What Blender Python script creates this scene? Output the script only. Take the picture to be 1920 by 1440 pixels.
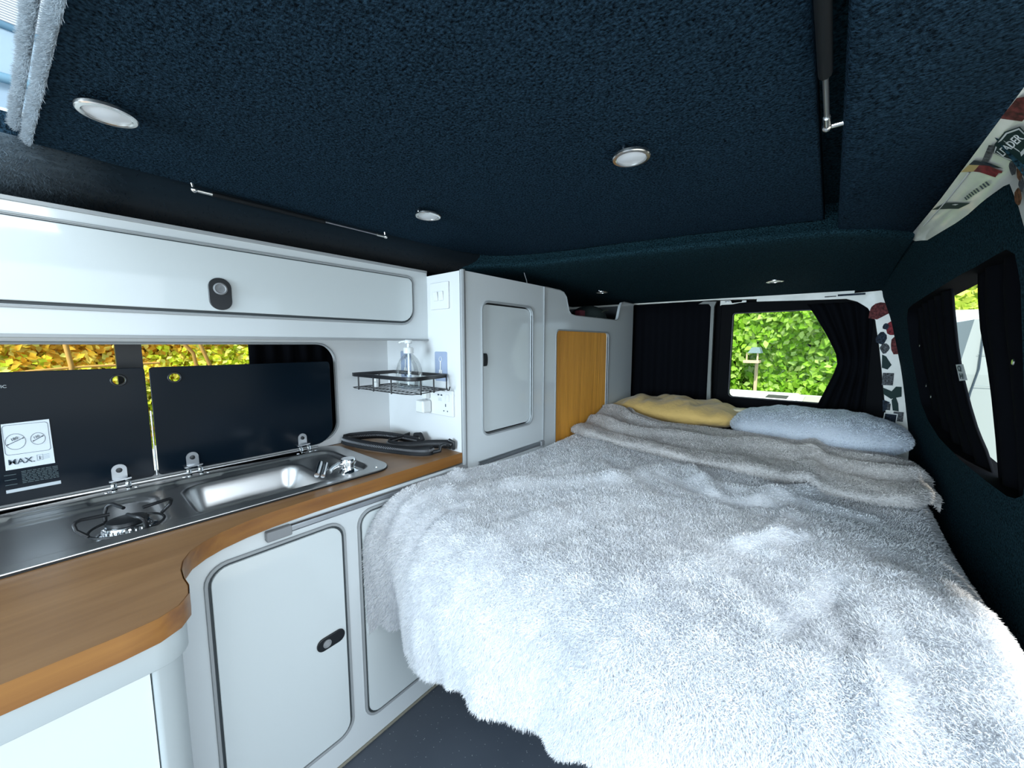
import bpy, bmesh, math, random
import numpy as np
from mathutils import Matrix, Vector, noise

sc = bpy.context.scene
for o in list(bpy.data.objects):
    bpy.data.objects.remove(o)
PI = math.pi
random.seed(5)

# ------------------------------------------------------------------ camera
F_PX, HOR, VPX = 710.0, 646.0, 1560.0
pitch = math.atan((720 - HOR) / F_PX)
yaw = math.atan((VPX - 960) / math.hypot(F_PX, 720 - HOR))
cam = bpy.data.cameras.new('camera')
cam.sensor_width = 36.0
cam.lens = F_PX / 1920 * 36.0
cam.clip_start = 0.02
cam.clip_end = 200
co = bpy.data.objects.new('camera', cam)
sc.collection.objects.link(co)
co.location = (0, 0, 1.10)
co.rotation_euler = (PI / 2 - pitch, 0, yaw)
sc.camera = co

# ------------------------------------------------------------------ world, sun, exposure
w = bpy.data.worlds.new('sky'); sc.world = w
w.use_nodes = True
bg = w.node_tree.nodes['Background']
bg.inputs[0].default_value = (0.66, 0.84, 1.0, 1)
bg.inputs[1].default_value = 1.15
sun = bpy.data.lights.new('sun', 'SUN')
sun.energy = 6.0; sun.angle = math.radians(3); sun.color = (1.0, 0.95, 0.86)
so = bpy.data.objects.new('sun', sun); sc.collection.objects.link(so)
so.rotation_euler = Vector((0.15, -0.55, 0.82)).to_track_quat('Z', 'Y').to_euler()
# daylight entering by the open sliding door and by the windscreen
def area(name, loc, target, sx, sy, energy, col):
    l = bpy.data.lights.new(name, 'AREA'); l.shape = 'RECTANGLE'; l.size = sx; l.size_y = sy
    l.energy = energy; l.color = col
    o = bpy.data.objects.new(name, l); sc.collection.objects.link(o)
    o.location = loc
    o.rotation_euler = (Vector(loc) - Vector(target)).to_track_quat('Z', 'Y').to_euler()
    return o
area('door_daylight', (1.35, -0.25, 1.25), (-0.7, 0.5, 0.7), 1.6, 1.4, 9, (0.90, 0.96, 1.0))
area('door_blanket_fill', (1.45, 0.0, 2.15), (-0.2, 0.75, 0.70), 1.8, 1.2, 52, (0.86, 0.94, 1.0))  # added fill lamp outside the door, aimed down to brighten the blanket's middle
area('windscreen_daylight', (-0.40, -3.2, 1.10), (-0.40, 0.8, 0.95), 1.6, 1.3, 165, (0.70, 0.87, 1.0))
area('raised_roof_daylight', (-0.92, -1.20, 2.10), (-0.05, 0.85, 0.7), 0.36, 0.9, 12, (0.84, 0.93, 1.0))
vs = sc.view_settings
vs.view_transform = 'Standard'; vs.look = 'None'; vs.gamma = 1.0; vs.use_curve_mapping = False
vs.exposure = 0.40

# ------------------------------------------------------------------ helpers
COL = sc.collection

def tag(o, label=None, cat=None, group=None, kind=None):
    if label: o['label'] = label
    if cat: o['category'] = cat
    if group: o['group'] = group
    if kind: o['kind'] = kind
    return o

def link(name, me, mats=None, parent=None, smooth=False):
    o = bpy.data.objects.new(name, me)
    COL.objects.link(o)
    if mats is not None:
        for m in (mats if isinstance(mats, (list, tuple)) else [mats]):
            me.materials.append(m)
    if smooth:
        me.shade_smooth()
    if parent is not None:
        o.parent = parent
        if parent.type == 'EMPTY':
            o.matrix_parent_inverse = Matrix.Translation(-Vector(parent.location))
    return o

def thing(name, label, cat, loc, group=None):
    o = bpy.data.objects.new(name, None)
    o.empty_display_size = 0.02
    COL.objects.link(o); o.location = loc
    return tag(o, label, cat, group)

def pymesh(name, verts, faces, mats=None, parent=None, smooth=False):
    me = bpy.data.meshes.new(name)
    me.from_pydata([tuple(v) for v in verts], [], faces)
    me.update()
    return link(name, me, mats, parent, smooth)

def FX(x0):   # panel facing +x
    return Matrix(((0, 0, 1, x0), (1, 0, 0, 0), (0, 1, 0, 0), (0, 0, 0, 1)))
def FXN(x0):  # facing -x ; local X = -y
    return Matrix(((0, 0, -1, x0), (-1, 0, 0, 0), (0, 1, 0, 0), (0, 0, 0, 1)))
def FY(y0):   # facing -y
    return Matrix(((1, 0, 0, 0), (0, 0, -1, y0), (0, 1, 0, 0), (0, 0, 0, 1)))
def FZ(z0):
    return Matrix.Translation((0, 0, z0))

def rrect(x0, y0, x1, y1, r, n=6):
    """rounded rectangle; r number or (bl, br, tr, tl)"""
    if not isinstance(r, (tuple, list)): r = (r,) * 4
    pts = []
    for (cx, cy, a0, rr) in ((x0 + r[0], y0 + r[0], PI, r[0]), (x1 - r[1], y0 + r[1], 1.5 * PI, r[1]),
                             (x1 - r[2], y1 - r[2], 0, r[2]), (x0 + r[3], y1 - r[3], .5 * PI, r[3])):
        if rr < 1e-5:
            pts.append((cx, cy)); continue
        for k in range(n + 1):
            a = a0 + .5 * PI * k / n
            pts.append((cx + rr * math.cos(a), cy + rr * math.sin(a)))
    return pts

def circle(cx, cy, r, n=24, ry=None):
    ry = ry or r
    return [(cx + r * math.cos(2 * PI * k / n), cy + ry * math.sin(2 * PI * k / n)) for k in range(n)]

def curve_mesh(cu, mat=None):
    ob = bpy.data.objects.new('tmp', cu)
    COL.objects.link(ob)
    dg = bpy.context.evaluated_depsgraph_get()
    me = bpy.data.meshes.new_from_object(ob.evaluated_get(dg))
    bpy.data.objects.remove(ob)
    bpy.data.curves.remove(cu)
    me.materials.clear()
    if mat is not None: me.transform(mat)
    return me

def plate_mesh(outline, holes, thick, frame, bevel=0.0, c0=0.0):
    cu = bpy.data.curves.new('c', 'CURVE'); cu.dimensions = '2D'; cu.fill_mode = 'BOTH'
    for poly in [outline] + list(holes or []):
        s = cu.splines.new('POLY'); s.points.add(len(poly) - 1)
        for p, q in zip(s.points, poly): p.co = (q[0], q[1], 0, 1)
        s.use_cyclic_u = True
    cu.extrude = max(thick / 2 - bevel, 0.0)
    cu.bevel_depth = bevel; cu.bevel_resolution = 1
    if bevel: cu.offset = -bevel
    return curve_mesh(cu, frame @ Matrix.Translation((0, 0, c0 + thick / 2)))

def plate(name, outline, holes, thick, frame, mats, parent=None, bevel=0.0, c0=0.0):
    me = plate_mesh(outline, holes, thick, frame, bevel, c0)
    me.name = name
    return link(name, me, mats, parent)

def box_mesh(bm, lo, hi):
    vs_ = [bm.verts.new((x, y, z)) for x in (lo[0], hi[0]) for y in (lo[1], hi[1]) for z in (lo[2], hi[2])]
    for f in ((0, 1, 3, 2), (4, 6, 7, 5), (0, 4, 5, 1), (2, 3, 7, 6), (0, 2, 6, 4), (1, 5, 7, 3)):
        bm.faces.new([vs_[i] for i in f])

def box(name, lo, hi, mats, parent=None, bevel=0.0, seg=2):
    bm = bmesh.new(); box_mesh(bm, lo, hi)
    if bevel:
        bmesh.ops.bevel(bm, geom=bm.edges[:], offset=bevel, segments=seg, affect='EDGES', profile=.5)
    me = bpy.data.meshes.new(name); bm.to_mesh(me); bm.free()
    return link(name, me, mats, parent)

def tube_mesh(pts, r, closed=False, res=3):
    cu = bpy.data.curves.new('c', 'CURVE'); cu.dimensions = '3D'
    s = cu.splines.new('POLY'); s.points.add(len(pts) - 1)
    for p, q in zip(s.points, pts): p.co = (q[0], q[1], q[2], 1)
    s.use_cyclic_u = closed
    cu.bevel_depth = r; cu.bevel_resolution = res; cu.use_fill_caps = not closed
    return curve_mesh(cu)

def tube(name, pts, r, mats, parent=None, closed=False, res=3):
    return link(name, tube_mesh(pts, r, closed, res), mats, parent, smooth=True)

def join_meshes(name, meshes, mats, parent=None, smooth=False, mat_ids=None):
    bm = bmesh.new()
    for i, m in enumerate(meshes):
        n0 = len(bm.faces)
        bm.from_mesh(m); bm.faces.ensure_lookup_table()
        if mat_ids:
            for f in bm.faces[n0:]: f.material_index = mat_ids[i]
    me = bpy.data.meshes.new(name); bm.to_mesh(me); bm.free()
    for m in meshes: bpy.data.meshes.remove(m)
    return link(name, me, mats, parent, smooth)

def lathe_mesh(profile, center, axis='z', n=32, sy=1.0):
    """profile list of (r, h)"""
    vs_, fs = [], []
    for (r, h) in profile:
        for k in range(n):
            a = 2 * PI * k / n
            vs_.append((r * math.cos(a), sy * r * math.sin(a), h))
    m = len(profile)
    for i in range(m - 1):
        for k in range(n):
            k2 = (k + 1) % n
            fs.append((i * n + k, i * n + k2, (i + 1) * n + k2, (i + 1) * n + k))
    fs.append(tuple(range(n - 1, -1, -1))); fs.append(tuple(range((m - 1) * n, m * n)))
    me = bpy.data.meshes.new('l'); me.from_pydata(vs_, [], fs)
    M = Matrix.Identity(4)
    if axis == 'x': M = Matrix.Rotation(PI / 2, 4, 'Y')
    if axis == 'y': M = Matrix.Rotation(-PI / 2, 4, 'X')
    me.transform(Matrix.Translation(center) @ M)
    me.update()
    return me

def lathe(name, profile, center, mats, parent=None, axis='z', n=32, sy=1.0):
    o = link(name, lathe_mesh(profile, center, axis, n, sy), mats, parent, smooth=True)
    o.data.set_sharp_from_angle(angle=math.radians(40))
    return o

def text_mesh(body, size, frame, x, y, depth=.0006, c0=0.0, rot=0.0, sx=1.0, bold=0.0, align='LEFT'):
    cu = bpy.data.curves.new('t', 'FONT'); cu.body = body; cu.size = size; cu.extrude = depth
    cu.offset = bold; cu.align_x = align; cu.resolution_u = 3
    return curve_mesh(cu, frame @ Matrix.Translation((x, y, c0)) @ Matrix.Rotation(rot, 4, 'Z') @ Matrix.Diagonal((sx, 1, 1, 1)))

def grid_mesh(name, P, mats=None, parent=None, smooth=True, closed_u=False):
    """P: array (nu, nv, 3)"""
    nu, nv = P.shape[:2]
    v = P.reshape(-1, 3)
    idx = np.arange(nu * nv).reshape(nu, nv)
    a = idx[:-1, :-1].ravel(); b = idx[1:, :-1].ravel(); c = idx[1:, 1:].ravel(); d = idx[:-1, 1:].ravel()
    f = np.stack([a, b, c, d], 1)
    if closed_u:
        f = np.concatenate([f, np.stack([idx[-1, :-1], idx[0, :-1], idx[0, 1:], idx[-1, 1:]], 1)])
    me = np_mesh(name, v, f)
    return link(name, me, mats, parent, smooth)

def np_mesh(name, v, f):
    me = bpy.data.meshes.new(name)
    k = f.shape[1]
    me.vertices.add(len(v)); me.vertices.foreach_set('co', np.ascontiguousarray(v, dtype=np.float32).ravel())
    me.loops.add(len(f) * k); me.loops.foreach_set('vertex_index', np.ascontiguousarray(f, dtype=np.int32).ravel())
    me.polygons.add(len(f)); me.polygons.foreach_set('loop_start', np.arange(0, len(f) * k, k, dtype=np.int32))
    me.update(calc_edges=True)
    return me

# ------------------------------------------------------------------ materials
def new_mat(name):
    m = bpy.data.materials.new(name); m.use_nodes = True
    return m, m.node_tree, m.node_tree.nodes['Principled BSDF']

def mat(name, col, rough=.5, metal=0.0, spec=.5, coat=0.0, sheen=0.0, bump=None, var=None, trans=0.0, ior=1.45, alpha=None, emis=None, objspace=True):
    """bump=(scale, strength, distance); var=(scale, amount)"""
    m, nt, b = new_mat(name)
    b.inputs['Base Color'].default_value = (*col, 1)
    b.inputs['Roughness'].default_value = rough
    b.inputs['Metallic'].default_value = metal
    b.inputs['Specular IOR Level'].default_value = spec
    b.inputs['IOR'].default_value = ior
    if coat:
        b.inputs['Coat Weight'].default_value = coat; b.inputs['Coat Roughness'].default_value = .06
    if sheen:
        b.inputs['Sheen Weight'].default_value = sheen; b.inputs['Sheen Roughness'].default_value = .5
    if trans:
        b.inputs['Transmission Weight'].default_value = trans
    if alpha is not None: b.inputs['Alpha'].default_value = alpha
    if emis:
        b.inputs['Emission Color'].default_value = (*emis[0], 1); b.inputs['Emission Strength'].default_value = emis[1]
    if bump or var:
        tc = nt.nodes.new('ShaderNodeTexCoord')
    if bump:
        n = nt.nodes.new('ShaderNodeTexNoise'); n.inputs['Scale'].default_value = bump[0]
        n.inputs['Detail'].default_value = 3
        bp = nt.nodes.new('ShaderNodeBump'); bp.inputs['Strength'].default_value = bump[1]
        bp.inputs['Distance'].default_value = bump[2]
        nt.links.new(tc.outputs['Object'], n.inputs['Vector'])
        nt.links.new(n.outputs['Fac'], bp.inputs['Height']); nt.links.new(bp.outputs[0], b.inputs['Normal'])
    if var:
        n2 = nt.nodes.new('ShaderNodeTexNoise'); n2.inputs['Scale'].default_value = var[0]
        n2.inputs['Detail'].default_value = 4
        mx = nt.nodes.new('ShaderNodeMix'); mx.data_type = 'RGBA'
        lo = [max(c * (1 - var[1]), 0) for c in col]; hi = [min(c * (1 + var[1]), 1) for c in col]
        mx.inputs['A'].default_value = (*lo, 1); mx.inputs['B'].default_value = (*hi, 1)
        mr = nt.nodes.new('ShaderNodeMapRange'); mr.inputs['From Min'].default_value = .3; mr.inputs['From Max'].default_value = .7
        nt.links.new(tc.outputs['Object'], n2.inputs['Vector'])
        nt.links.new(n2.outputs['Fac'], mr.inputs['Value']); nt.links.new(mr.outputs[0], mx.inputs['Factor'])
        nt.links.new(mx.outputs['Result'], b.inputs['Base Color'])
    return m

M = {}
M['carpet'] = mat('charcoal_carpet', (.0115, .0270, .0440), .95, bump=(300, 1.0, .006), var=(260, .9), spec=.03)
M['carpet_r'] = mat('charcoal_liner_carpet', (.0090, .0250, .0330), .95, bump=(300, 1.0, .005), var=(260, .9), spec=.03)
M['white'] = mat('white_laminate', (.59, .63, .645), .10, spec=.5, bump=(9, .05, .003))
M['white_matt'] = mat('white_textured_laminate', (.60, .615, .62), .38, bump=(500, .12, .0005))
M['apron'] = mat('pale_grey_laminate', (.38, .42, .43), .4)
M['white_door'] = mat('white_gloss_door', (.58, .63, .64), .06, spec=.55, bump=(7, .05, .003))
M['edge'] = mat('grey_plastic_edging', (.30, .32, .33), .45)
M['edge_dk'] = mat('dark_rubber_seal', (.035, .045, .05), .5)
M['black'] = mat('black_fabric', (.003, .0035, .005), .95, spec=.05)
M['blackpl'] = mat('black_plastic', (.012, .014, .016), .35)
M['blacktrim'] = mat('black_door_lining', (.0030, .0035, .0045), .8, spec=.1)
M['whitepl'] = mat('white_plastic', (.62, .635, .63), .3)
M['chrome'] = mat('chrome', (.80, .82, .84), .12, 1.0)
M['alu'] = mat('brushed_aluminium', (.42, .44, .46), .35, 1.0)
M['satin'] = mat('satin_nickel', (.72, .72, .70), .25, 1.0)
M['greypl'] = mat('grey_plastic', (.22, .23, .24), .45)
M['lens'] = mat('frosted_lens', (.72, .76, .80), .4)
M['paint'] = mat('white_body_paint', (.62, .62, .57), .35, coat=.4, var=(14, .10))
M['blackglass'] = mat('black_glass_lid', (.003, .007, .012), .16, spec=.14)
M['sticker'] = mat('white_sticker', (.58, .63, .67), .5)
M['ink'] = mat('dark_ink', (.03, .05, .07), .6)
M['inklight'] = mat('grey_print', (.24, .30, .33), .6)
M['printbar'] = mat('pale_printed_bar', (.45, .49, .52), .5)
M['mattress'] = mat('grey_mattress_fabric', (.10, .10, .11), .9)
M['wirem'] = mat('black_wire', (.010, .011, .013), .4)

def glass(name, tint=(1, 1, 1), a=.25):
    m, nt, b = new_mat(name)
    tr = nt.nodes.new('ShaderNodeBsdfTransparent'); tr.inputs[0].default_value = (*tint, 1)
    gl = nt.nodes.new('ShaderNodeBsdfGlossy'); gl.inputs['Roughness'].default_value = .02
    fr = nt.nodes.new('ShaderNodeFresnel'); fr.inputs[0].default_value = 1.45
    mx = nt.nodes.new('ShaderNodeMixShader')
    mu = nt.nodes.new('ShaderNodeMath'); mu.operation = 'MULTIPLY'; mu.inputs[1].default_value = a; mu.use_clamp = True
    nt.links.new(fr.outputs[0], mu.inputs[0]); nt.links.new(mu.outputs[0], mx.inputs[0]); nt.links.new(tr.outputs[0], mx.inputs[1]); nt.links.new(gl.outputs[0], mx.inputs[2])
    nt.links.new(mx.outputs[0], nt.nodes['Material Output'].inputs[0])
    return m
M['glass'] = glass('window_glass', (.96, .99, .98), .015)
M['bottle'] = glass('clear_bottle_plastic', (.975, .985, .985), .45)
M['pad'] = mat('translucent_adhesive_pad', (.42, .50, .66), .25, trans=.35)

def wood_mat(name, c1, c2, scale=1.0, rough=.35, stretch=(22, 1.1, 22)):
    m, nt, b = new_mat(name)
    tc = nt.nodes.new('ShaderNodeTexCoord'); mp = nt.nodes.new('ShaderNodeMapping')
    mp.inputs['Scale'].default_value = stretch
    n = nt.nodes.new('ShaderNodeTexNoise'); n.inputs['Scale'].default_value = 1.6 * scale; n.inputs['Detail'].default_value = 8; n.inputs['Distortion'].default_value = .6
    n3 = nt.nodes.new('ShaderNodeTexNoise'); n3.inputs['Scale'].default_value = 5 * scale; n3.inputs['Detail'].default_value = 6
    mr = nt.nodes.new('ShaderNodeMapRange'); mr.inputs['From Min'].default_value = .3; mr.inputs['From Max'].default_value = .72
    ad = nt.nodes.new('ShaderNodeMath'); ad.operation = 'MULTIPLY_ADD'; ad.inputs[1].default_value = .4; 
    mx = nt.nodes.new('ShaderNodeMix'); mx.data_type = 'RGBA'
    mx.inputs['A'].default_value = (*c1, 1); mx.inputs['B'].default_value = (*c2, 1)
    L = nt.links.new
    L(tc.outputs['Object'], mp.inputs[0]); L(mp.outputs[0], n.inputs['Vector']); L(mp.outputs[0], n3.inputs['Vector'])
    L(n3.outputs['Fac'], ad.inputs[0]); L(n.outputs['Fac'], ad.inputs[2])
    mr.inputs['From Min'].default_value = .45; mr.inputs['From Max'].default_value = .95
    L(ad.outputs[0], mr.inputs['Value']); L(mr.outputs[0], mx.inputs['Factor'])
    L(mx.outputs['Result'], b.inputs['Base Color'])
    b.inputs['Roughness'].default_value = rough
    bp = nt.nodes.new('ShaderNodeBump'); bp.inputs['Strength'].default_value = .15; bp.inputs['Distance'].default_value = .001
    L(ad.outputs[0], bp.inputs['Height']); L(bp.outputs[0], b.inputs['Normal'])
    return m
M['oak'] = wood_mat('oak_laminate', (.27, .145, .062), (.17, .082, .032), stretch=(14, 1.4, 14))
M['oak_edge'] = wood_mat('oak_edge_strip', (.30, .130, .026), (.17, .062, .011))
M['tambour'] = wood_mat('oak_tambour', (.80, .37, .055), (.54, .23, .028), stretch=(22, 22, 1.2))

def steel_mat():
    m, nt, b = new_mat('brushed_steel')
    b.inputs['Metallic'].default_value = 1; b.inputs['Base Color'].default_value = (.60, .60, .60, 1)
    tc = nt.nodes.new('ShaderNodeTexCoord')
    n = nt.nodes.new('ShaderNodeTexNoise'); n.inputs['Scale'].default_value = 9; n.inputs['Detail'].default_value = 5
    mr = nt.nodes.new('ShaderNodeMapRange'); mr.inputs['To Min'].default_value = .22; mr.inputs['To Max'].default_value = .48
    nt.links.new(tc.outputs['Object'], n.inputs['Vector']); nt.links.new(n.outputs['Fac'], mr.inputs['Value'])
    nt.links.new(mr.outputs[0], b.inputs['Roughness'])
    return m
M['steel'] = steel_mat()

def floor_mat():
    m, nt, b = new_mat('speckled_blue_grey_vinyl')
    tc = nt.nodes.new('ShaderNodeTexCoord')
    v = nt.nodes.new('ShaderNodeTexVoronoi'); v.inputs['Scale'].default_value = 110
    lt = nt.nodes.new('ShaderNodeMath'); lt.operation = 'LESS_THAN'; lt.inputs[1].default_value = .13
    n = nt.nodes.new('ShaderNodeTexNoise'); n.inputs['Scale'].default_value = 5
    mx = nt.nodes.new('ShaderNodeMix'); mx.data_type = 'RGBA'
    mx.inputs['A'].default_value = (.045, .058, .080, 1); mx.inputs['B'].default_value = (.085, .10, .125, 1)
    m2 = nt.nodes.new('ShaderNodeMix'); m2.data_type = 'RGBA'; m2.inputs['B'].default_value = (.32, .34, .34, 1)
    w2 = nt.nodes.new('ShaderNodeTexNoise'); w2.inputs['Scale'].default_value = 45
    gt = nt.nodes.new('ShaderNodeMath'); gt.operation = 'GREATER_THAN'; gt.inputs[1].default_value = .52
    mu = nt.nodes.new('ShaderNodeMath'); mu.operation = 'MULTIPLY'
    L = nt.links.new
    for t in (v, n, w2): L(tc.outputs['Object'], t.inputs['Vector'])
    L(v.outputs['Distance'], lt.inputs[0]); L(w2.outputs['Fac'], gt.inputs[0]); L(lt.outputs[0], mu.inputs[0]); L(gt.outputs[0], mu.inputs[1])
    L(n.outputs['Fac'], mx.inputs['Factor']); L(mx.outputs['Result'], m2.inputs['A']); L(mu.outputs[0], m2.inputs['Factor'])
    L(m2.outputs['Result'], b.inputs['Base Color']); b.inputs['Roughness'].default_value = .55
    return m
M['floor'] = floor_mat()

def attr_mat(name, rough=.7, transl=0.35, attr='tint', sheen=0, spec=.2):
    m, nt, b = new_mat(name)
    a = nt.nodes.new('ShaderNodeAttribute'); a.attribute_name = attr
    nt.links.new(a.outputs['Color'], b.inputs['Base Color'])
    b.inputs['Roughness'].default_value = rough
    b.inputs['Specular IOR Level'].default_value = spec
    if sheen: b.inputs['Sheen Weight'].default_value = sheen
    t = nt.nodes.new('ShaderNodeBsdfTranslucent'); nt.links.new(a.outputs['Color'], t.inputs[0])
    mx = nt.nodes.new('ShaderNodeMixShader'); mx.inputs[0].default_value = transl
    nt.links.new(b.outputs[0], mx.inputs[1]); nt.links.new(t.outputs[0], mx.inputs[2])
    nt.links.new(mx.outputs[0], nt.nodes['Material Output'].inputs[0])
    return m
M['leaf'] = attr_mat('leaves', .7, .4, spec=.08)
M['fur'] = attr_mat('plush_fleece', .85, .45, sheen=.1)

def set_tint(me, cols):
    at = me.color_attributes.new('tint', 'FLOAT_COLOR', 'POINT')
    at.data.foreach_set('color', np.ascontiguousarray(cols, dtype=np.float32).ravel())

def add_fur(P, base_cols, n, length, width, lean, seed, dens=None, spread=.55):
    """P grid (nu,nv,3). Returns verts, quads(with doubled tri), cols of blades standing on the grid surface"""
    rng = np.random.default_rng(seed)
    nu, nv = P.shape[:2]
    a = P[:-1, :-1]; b = P[1:, :-1]; d = P[:-1, 1:]
    nr = np.cross(b - a, d - a); ar = np.linalg.norm(nr, axis=2)
    wgt = ar.copy()
    if dens is not None: wgt = wgt * dens(a)
    wgt = wgt.ravel() / wgt.sum()
    pick = rng.choice(len(wgt), size=n, p=wgt)
    i, j = np.divmod(pick, nv - 1)
    u = rng.random((n, 1)); v = rng.random((n, 1))
    A = P[i, j]; B = P[i + 1, j]; C = P[i + 1, j + 1]; D = P[i, j + 1]
    p = (1 - u) * (1 - v) * A + u * (1 - v) * B + u * v * C + (1 - u) * v * D
    N = nr[i, j] / np.maximum(ar[i, j][:, None], 1e-12)
    cc = base_cols[i, j]
    # clumped flow direction
    ph = np.sin(p[:, 0] * 61 + p[:, 1] * 37) + np.sin(p[:, 1] * 83 - p[:, 0] * 29 + p[:, 2] * 41) + rng.normal(0, .9, n)
    fl = np.stack([np.cos(ph * 1.3), np.sin(ph * 1.3), rng.normal(0, .3, n)], 1)
    dirv = N * 1.0 + fl * spread + np.array(lean)[None, :] + rng.normal(0, .22, (n, 3))
    dirv /= np.linalg.norm(dirv, axis=1)[:, None]
    L = length * rng.uniform(.6, 1.25, (n, 1))
    side = np.cross(dirv, rng.normal(0, 1, (n, 3))); side /= np.linalg.norm(side, axis=1)[:, None]
    W = width * rng.uniform(.7, 1.3, (n, 1)) * .5
    mid = p + dirv * L * .55
    droop = fl * .45 + np.array(lean)[None, :] * .8 + np.array([0, 0, -.25])
    tip = mid + (dirv + droop) * L * .4
    verts = np.stack([p - side * W, p + side * W, mid + side * W * .8, mid - side * W * .8, tip - side * W * .15, tip + side * W * .15], 1).reshape(-1, 3)
    k = np.arange(n)[:, None] * 6
    q = np.concatenate([k + np.array([[0, 1, 2, 3]]), k + np.array([[3, 2, 5, 4]])])
    sh = rng.uniform(.86, 1.14, (n, 1))
    c = np.concatenate([np.clip(cc[:, :3] * sh, 0, .95), np.ones((n, 1))], 1)
    cols = np.repeat(c, 6, axis=0)
    return verts, q, cols

def furry(name, P, col_fn, n, length, width, lean, seed, mats, parent=None, dens=None, spread=.55, close=None):
    nu, nv = P.shape[:2]
    base = col_fn(P)
    fv, fq, fc = add_fur(P, base, n, length, width, lean, seed, dens, spread)
    idx = np.arange(nu * nv).reshape(nu, nv)
    f = np.stack([idx[:-1, :-1].ravel(), idx[1:, :-1].ravel(), idx[1:, 1:].ravel(), idx[:-1, 1:].ravel()], 1)
    v = P.reshape(-1, 3)
    bc = np.concatenate([base.reshape(-1, 3), np.ones((nu * nv, 1))], 1)
    me = np_mesh(name, np.concatenate([v, fv]), np.concatenate([f, fq + len(v)]))
    set_tint(me, np.concatenate([bc, fc]))
    return link(name, me, mats, parent, smooth=True)

# ------------------------------------------------------------------ wall profile (right side of the van)
def wx(y, z):
    zn = [0, .35, .70, .90, 1.0, 1.2, 1.30, 1.36, 1.385, 1.402]
    near = [.285, .28, .268, .247, .235, .214, .206, .195, .176, .153]
    far = [.29, .285, .273, .243, .226, .182, .150, .140, .138, .136]
    t = min(max((y - 1.2) / 1.05, 0), 1)
    return np.interp(z, zn, near) * (1 - t) + np.interp(z, zn, far) * t

# ================================================================== SETTING
def struct(o): o['kind'] = 'structure'; return o

struct(box('floor', (-1.45, -1.6, -.03), (.30, 2.32, 0), M['floor']))

# roof skin above everything, liner underneath
roof = [(-1.50, .10), (.34, .10), (.34, 2.36), (-1.50, 2.36)]
struct(plate('ceiling', roof, [], .03, FZ(1.475), M['carpet_r']))
struct(box('ceiling_side', (-.01, -1.6, 1.475), (.36, .10, 1.50), M['carpet_r']))  # unseen roof edge on the door side, added to keep sun off the bed
# rear liner with its curved lip
lip = [(-1.36, .98), (-1.15, .99), (-1.03, 1.03), (-.94, 1.09), (-.85, 1.13), (-.70, 1.165), (-.56, 1.19), (-.335, 1.24), (-.143, 1.29), (-.009, 1.325), (.07, 1.385), (.15, 1.50)]
bm = bmesh.new()
rows = []
def zr(x): return 1.345 - .012 * (x + .95)
for (x, y) in lip:
    col_ = []
    for (dy, z) in ((.035, 1.474), (.03, 1.43), (.012, 1.405), (0, 1.394), (.006, 1.388), (.03, 1.384), (.15, 1.380)):
        col_.append((x, y + dy, z))
    for t in (.25, .5, .75, 1.0):
        yy = y + .15 + (2.262 - y - .15) * t
        col_.append((x, yy, 1.380 + (zr(x) - 1.380) * t ** 1.6))
    rows.append([bm.verts.new(c) for c in col_])
for a, b in zip(rows[:-1], rows[1:]):
    for k in range(len(a) - 1): bm.faces.new((a[k], b[k], b[k + 1], a[k + 1]))
me = bpy.data.meshes.new('ceiling_rear'); bm.to_mesh(me); bm.free()
o = struct(link('ceiling_rear', me, M['carpet_r'], smooth=True))

# right-hand fixed strip of roof liner (the gas strut gap runs beside it)
def extrude_y(name, prof, y0, y1, mats, n=12, closed=True):
    P = np.array([[(x, y0 + (y1 - y0) * k / n, z) for k in range(n + 1)] for (x, z) in prof])
    return grid_mesh(name, P, mats, smooth=False)
struct(extrude_y('ceiling_right', [(.155, 1.470), (.155, 1.402), (.06, 1.399), (.004, 1.398), (-.006, 1.401), (-.009, 1.408), (-.009, 1.474)], -1.0, 1.50, M['carpet']))
# left-hand fixed strip, rolled edge above the overhead cabinet
struct(extrude_y('ceiling_left', [(-1.045, 1.474), (-1.045, 1.440), (-1.052, 1.415), (-1.075, 1.398), (-1.12, 1.385), (-1.22, 1.374), (-1.40, 1.365)], -1.0, 1.20, M['carpet']))

# left outer wall with the kitchen window aperture
WL = -1.43
struct(plate('wall_left', [(-1.6, -.03), (2.32, -.03), (2.32, 1.48), (-1.6, 1.48)], [rrect(-.95, .70, .70, 1.16, .07)], .03, FX(WL - .03), M['carpet_r']))
# kitchen window: glass, centre post, frame
struct(plate('window_1', rrect(-.97, .68, .72, 1.18, .07), [], .004, FX(WL - .028), M['glass']))
struct(box('trim_1', (WL - .03, .093, .70), (WL - .002, .143, 1.17), M['blackpl']))

# right wall : radial sheet around the window hole
def ring_wall(name, outer, inner, surf, mats, rings=10):
    """outer/inner: functions angle index -> (a,b)"""
    n = len(outer)
    P = np.zeros((n + 1, rings + 1, 3))
    for i in range(n + 1):
        A = outer[i % n]; B = inner[i % n]
        for r in range(rings + 1):
            t = r / rings
            a = A[0] + (B[0] - A[0]) * t; b = A[1] + (B[1] - A[1]) * t
            P[i, r] = surf(a, b)
    return grid_mesh(name, P, mats)
def resample(poly, n, start_angle_center):
    cx, cy = start_angle_center
    pts = np.array(poly + [poly[0]], float)
    out = []
    for k in range(n):
        a = 2 * PI * k / n; d = (math.cos(a), math.sin(a)); best = None
        for p, q in zip(pts[:-1], pts[1:]):
            ex, ey = q - p
            det = d[0] * (-ey) - d[1] * (-ex)
            if abs(det) < 1e-12: continue
            rx, ry = p[0] - cx, p[1] - cy
            t = (rx * (-ey) - ry * (-ex)) / det; s = (d[0] * ry - d[1] * rx) / det
            if t > 0 and -1e-9 <= s <= 1 + 1e-9 and (best is None or t < best): best = t
        out.append((cx + d[0] * best, cy + d[1] * best))
    return out
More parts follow.
